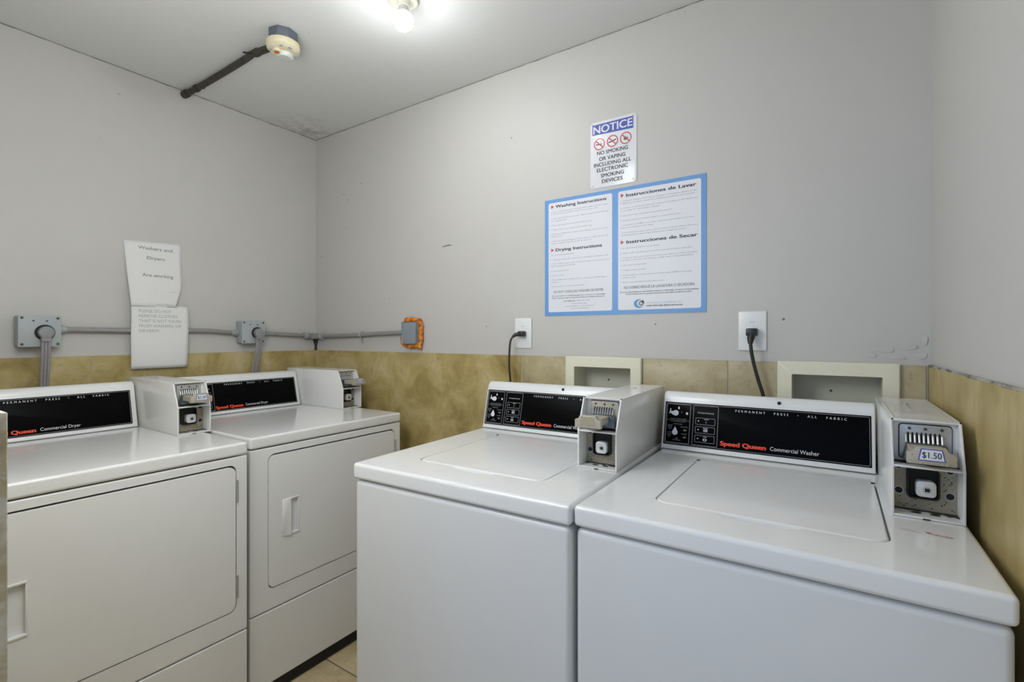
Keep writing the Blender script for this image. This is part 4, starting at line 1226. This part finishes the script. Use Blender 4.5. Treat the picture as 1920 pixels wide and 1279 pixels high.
PO = Vector((1.7945, 0, 1.566))
root = thing('instruction_poster', 'blue bordered bilingual washing and drying instructions poster on back wall', 'poster', PO)
f = Frame((0, -0.0012, 0), (1, 0, 0), (0, 0, 1))
def q(x, z): return x - PO.x, z - PO.z
mb = MB(); a0, b0 = q(1.4900, 1.3380); a1, b1 = q(2.0985, 1.7935); f.rect(mb, a0, a1, b0, b1, 0, 0.0008); mb.build('sheet', 'poster_blue', root)
for x0, x1 in ((1.5070, 1.7720), (1.7950, 2.0820)):
    a0, b0 = q(x0, 1.3525); a1, b1 = q(x1, 1.7800)
    mb = MB(); f.flat(mb, rrect(a0, a1, b0, b1, .007, 5), 0.0010); mb.build('text_panel', 'poster_white', root)
h = 0.0013
mb = MB()
for x, z in ((1.519, 1.7645), (1.519, 1.595), (1.805, 1.7645), (1.805, 1.596)):
    a, b = q(x, z); mb = MB(); f.flat(mb, [(a, b - .0075), (a + .0125, b), (a, b + .0075)], h)
    mb.build('arrow_mark', 'sign_red', root)
for tx, x0, x1, z in (('Washing Instructions', 1.5384, 1.7495, 1.7590), ('Drying Instructions', 1.5390, 1.7319, 1.5895), ('Instrucciones de Lavar', 1.8255, 2.0661, 1.7575), ('Instrucciones de Secar', 1.8270, 2.0703, 1.5900)):
    a, b = q(x0, z); mb = MB(); f.text(mb, tx, a, b, 0.0112, h, x1 - x0, 'LEFT', 0.028, res=3)
    mb.build('heading', 'ink', root)
LZ = [1.7432, 1.735, 1.717, 1.7083, 1.6903, 1.6731, 1.6561, 1.6475, 1.6284, 1.6198, 1.5743, 1.556, 1.5401, 1.5315, 1.5117, 1.4945, 1.4773, 1.4680, 1.4515]
RZ = [1.7427, 1.7339, 1.7173, 1.7083, 1.69, 1.6723, 1.6558, 1.6466, 1.6284, 1.6196, 1.5732, 1.5551, 1.5384, 1.5299, 1.5118, 1.4938, 1.4757, 1.4672, 1.4505]
LT = [('1. Pour a measured amount of detergent into washer and load clothes', .99), ('   loosely, the machine should be filled to the top of the holes', .82), ('2. Close the lid and select wash cycle. Agitation stops and starts through', 1.0), ('   the complete cycle', .29),
      ('3. Select wash temperature by pressing the fabric selector', .73), ('4. Insert coins in slide and push slide in all the way', .72), ('5. Press the START button if required. The indicator shows cycle is in use', 1.0), ('   when it is on', .20),
      ('6. When the indicator light goes off the wash is complete. Remove all', .99), ('   clothes promptly and leave lid open for the next user', .71),
      ('1. Do not overload dryer with clothes', .42), ('2. Clean lint screen before each use by removing it and wiping it clean', .99), ('3. Place clothes in dryer and close the door firmly. Select the heat and', 1.0), ('   fabric setting before starting', .43),
      ('4. Select heat temperature', .33), ('5. Insert coins in slide', .24), ('6. Press START button if required. If door is opened, press START again to', .98), ('   continue cycle', .14), ('7. At the end of the cycle remove clothes immediately', .59)]
RT = [('1. Coloque la cantidad recomendada de detergente en la lavadora y agregue la ropa', .99), ('   holgadamente sin llenar demasiado la maquina para obtener un buen lavado', .97), ('2. Coloque su ropa de tal manera que el agua y el detergente circulen libremente', 1.0), ('   por la carga. No sobrecargue la maquina', .53),
      ('3. Seleccione el ciclo y temperatura de la perilla de seleccion', .68), ('4. Ponga las monedas en la ranura y empuje la corredera hasta el fondo', .80), ('5. Oprima el boton START si es necesario. La luz indica que la maquina esta en uso', .96), ('   hasta que se termine el ciclo entero', .45),
      ('6. La luz indicadora se apaga cuando el ciclo de lavado se termina. Retire toda la ropa', 1.0), ('   inmediatamente y deje la tapa abierta para el siguiente usuario', .87),
      ('1. No sobrecargue la secadora con ropa mojada', .52), ('2. Limpie el filtro de pelusa antes de cada uso para que la ropa se seque bien', .80 + .13), ('3. Coloque la ropa en la secadora y cierre la puerta. Seleccione el calor que quiera', 1.0), ('   usar para su ropa. La ropa delicada se debe secar a baja temperatura', .95),
      ('4. Seleccione la temperatura', .36), ('5. Ponga las monedas en la ranura', .35), ('6. Oprima START si es necesario. Si se abre la puerta oprima START de nuevo para', .93), ('   continuar el ciclo', .21), ('7. Retire la ropa inmediatamente al terminar el ciclo', .58)]
mb = MB()
for tx, z in zip(LT, LZ):
    ind = .0 if tx[0][0] != ' ' else .0
    a, b = q(1.5185, z); f.text(mb, tx[0].strip(), a, b - .0008, 0.0040, h, 0.240 * tx[1], 'LEFT', 0.0, res=1)
for tx, z in zip(RT, RZ):
    a, b = q(1.8055, z); f.text(mb, tx[0].strip(), a, b - .0008, 0.0040, h, 0.265 * tx[1], 'LEFT', 0.0, res=1)
mb.build('body_text', 'ink_grey', root)
mb = MB()
a, b = q(1.531, 1.4265); f.text(mb, 'DO NOT OVERLOAD WASHER OR DRYER', a, b, 0.0092, h, 0.207, 'LEFT', -0.004, res=2)
a, b = q(1.8174, 1.4280); f.text(mb, 'NO SOBRECARGUE LA LAVADORA O SECADORA', a, b, 0.0095, h, 0.2445, 'LEFT', -0.004, res=2)
mb.build('warning_text', 'ink', root)
mb = MB()
for tx, x0, x1, z in (('Not responsible for clothing damaged due to misuse or overloading.', 1.5227, 1.7456, 1.4130), ('Refer to garment tags for special washing and drying instructions.', 1.5230, 1.7430, 1.4048),
                      ('No somos responsables por ropa danada por mal uso o sobrecarga o el mal uso de las maquinas.', 1.8021, 2.0754, 1.4145), ('Vea las etiquetas de su ropa para instrucciones especiales de lavado y secado.', 1.8242, 2.0526, 1.4068)):
    a, b = q(x0, z); f.text(mb, tx, a, b, 0.0042, h, x1 - x0, 'LEFT', 0.02, res=1)
a, b = q(1.5738, 1.3915); f.text(mb, 'FOR SERVICE:', a, b, 0.0046, h, 0.050, 'LEFT', 0.02, res=1)
mb.build('bold_text', 'ink', root)
mb = MB()
a, b = q(1.6270, 1.3922); f.text(mb, '1-800 000-0000', a, b, 0.0046, h, 0.058, 'LEFT', 0.0, res=1)
for tx, w_, z in (('Broward 954 000 0000', .062, 1.3815), ('Commercial Laundries, Inc. Service Department', .118, 1.3722), ('service and refunds', .074, 1.3632)):
    a, b = q(1.6400, z); f.text(mb, tx, a, b, 0.0042, h, w_, 'CENTER', 0.0, res=1)
mb.build('contact_text', 'ink_grey', root)
# round company mark and name
a, b = q(1.8720, 1.3735)
mb = MB(); f.disc(mb, a, b, .0185, .0155, h, 28); mb.build('logo_disc', 'logo_blue', root)
mb = MB(); f.disc(mb, a + .0065, b + .0010, .0130, .0118, h + .0002, 24); f.flat(mb, [(a + .010, b + .008), (a + .021, b + .0165), (a + .021, b - .002)], h + .0002); mb.build('logo_swirl', 'poster_white', root)
mb = MB(); f.disc(mb, a + .0080, b + .0002, .0085, .0080, h + .0004, 20, .6); f.text(mb, 'CL', a + .008, b - .006, .0055, h + .0006, .010, 'CENTER', .03); f.line(mb, [(a + .002, b + .007), (a + .017, b + .012)], .0016, h + .0004); mb.build('logo_letters', 'ink_grey', root)
mb = MB(); a, b = q(1.8990, 1.3725); f.text(mb, 'Commercial Laundries, Inc.', a, b, .0070, h, .124, 'LEFT', 0.0, res=2); mb.build('company_name', 'logo_pale', root)
mb = MB(); a, b = q(1.8990, 1.3628); f.text(mb, 'HOME OFFICE AND SERVICE 800 000-0000', a, b, .0044, h, .124, 'LEFT', 0.03, res=1); mb.build('company_line', 'ink', root)
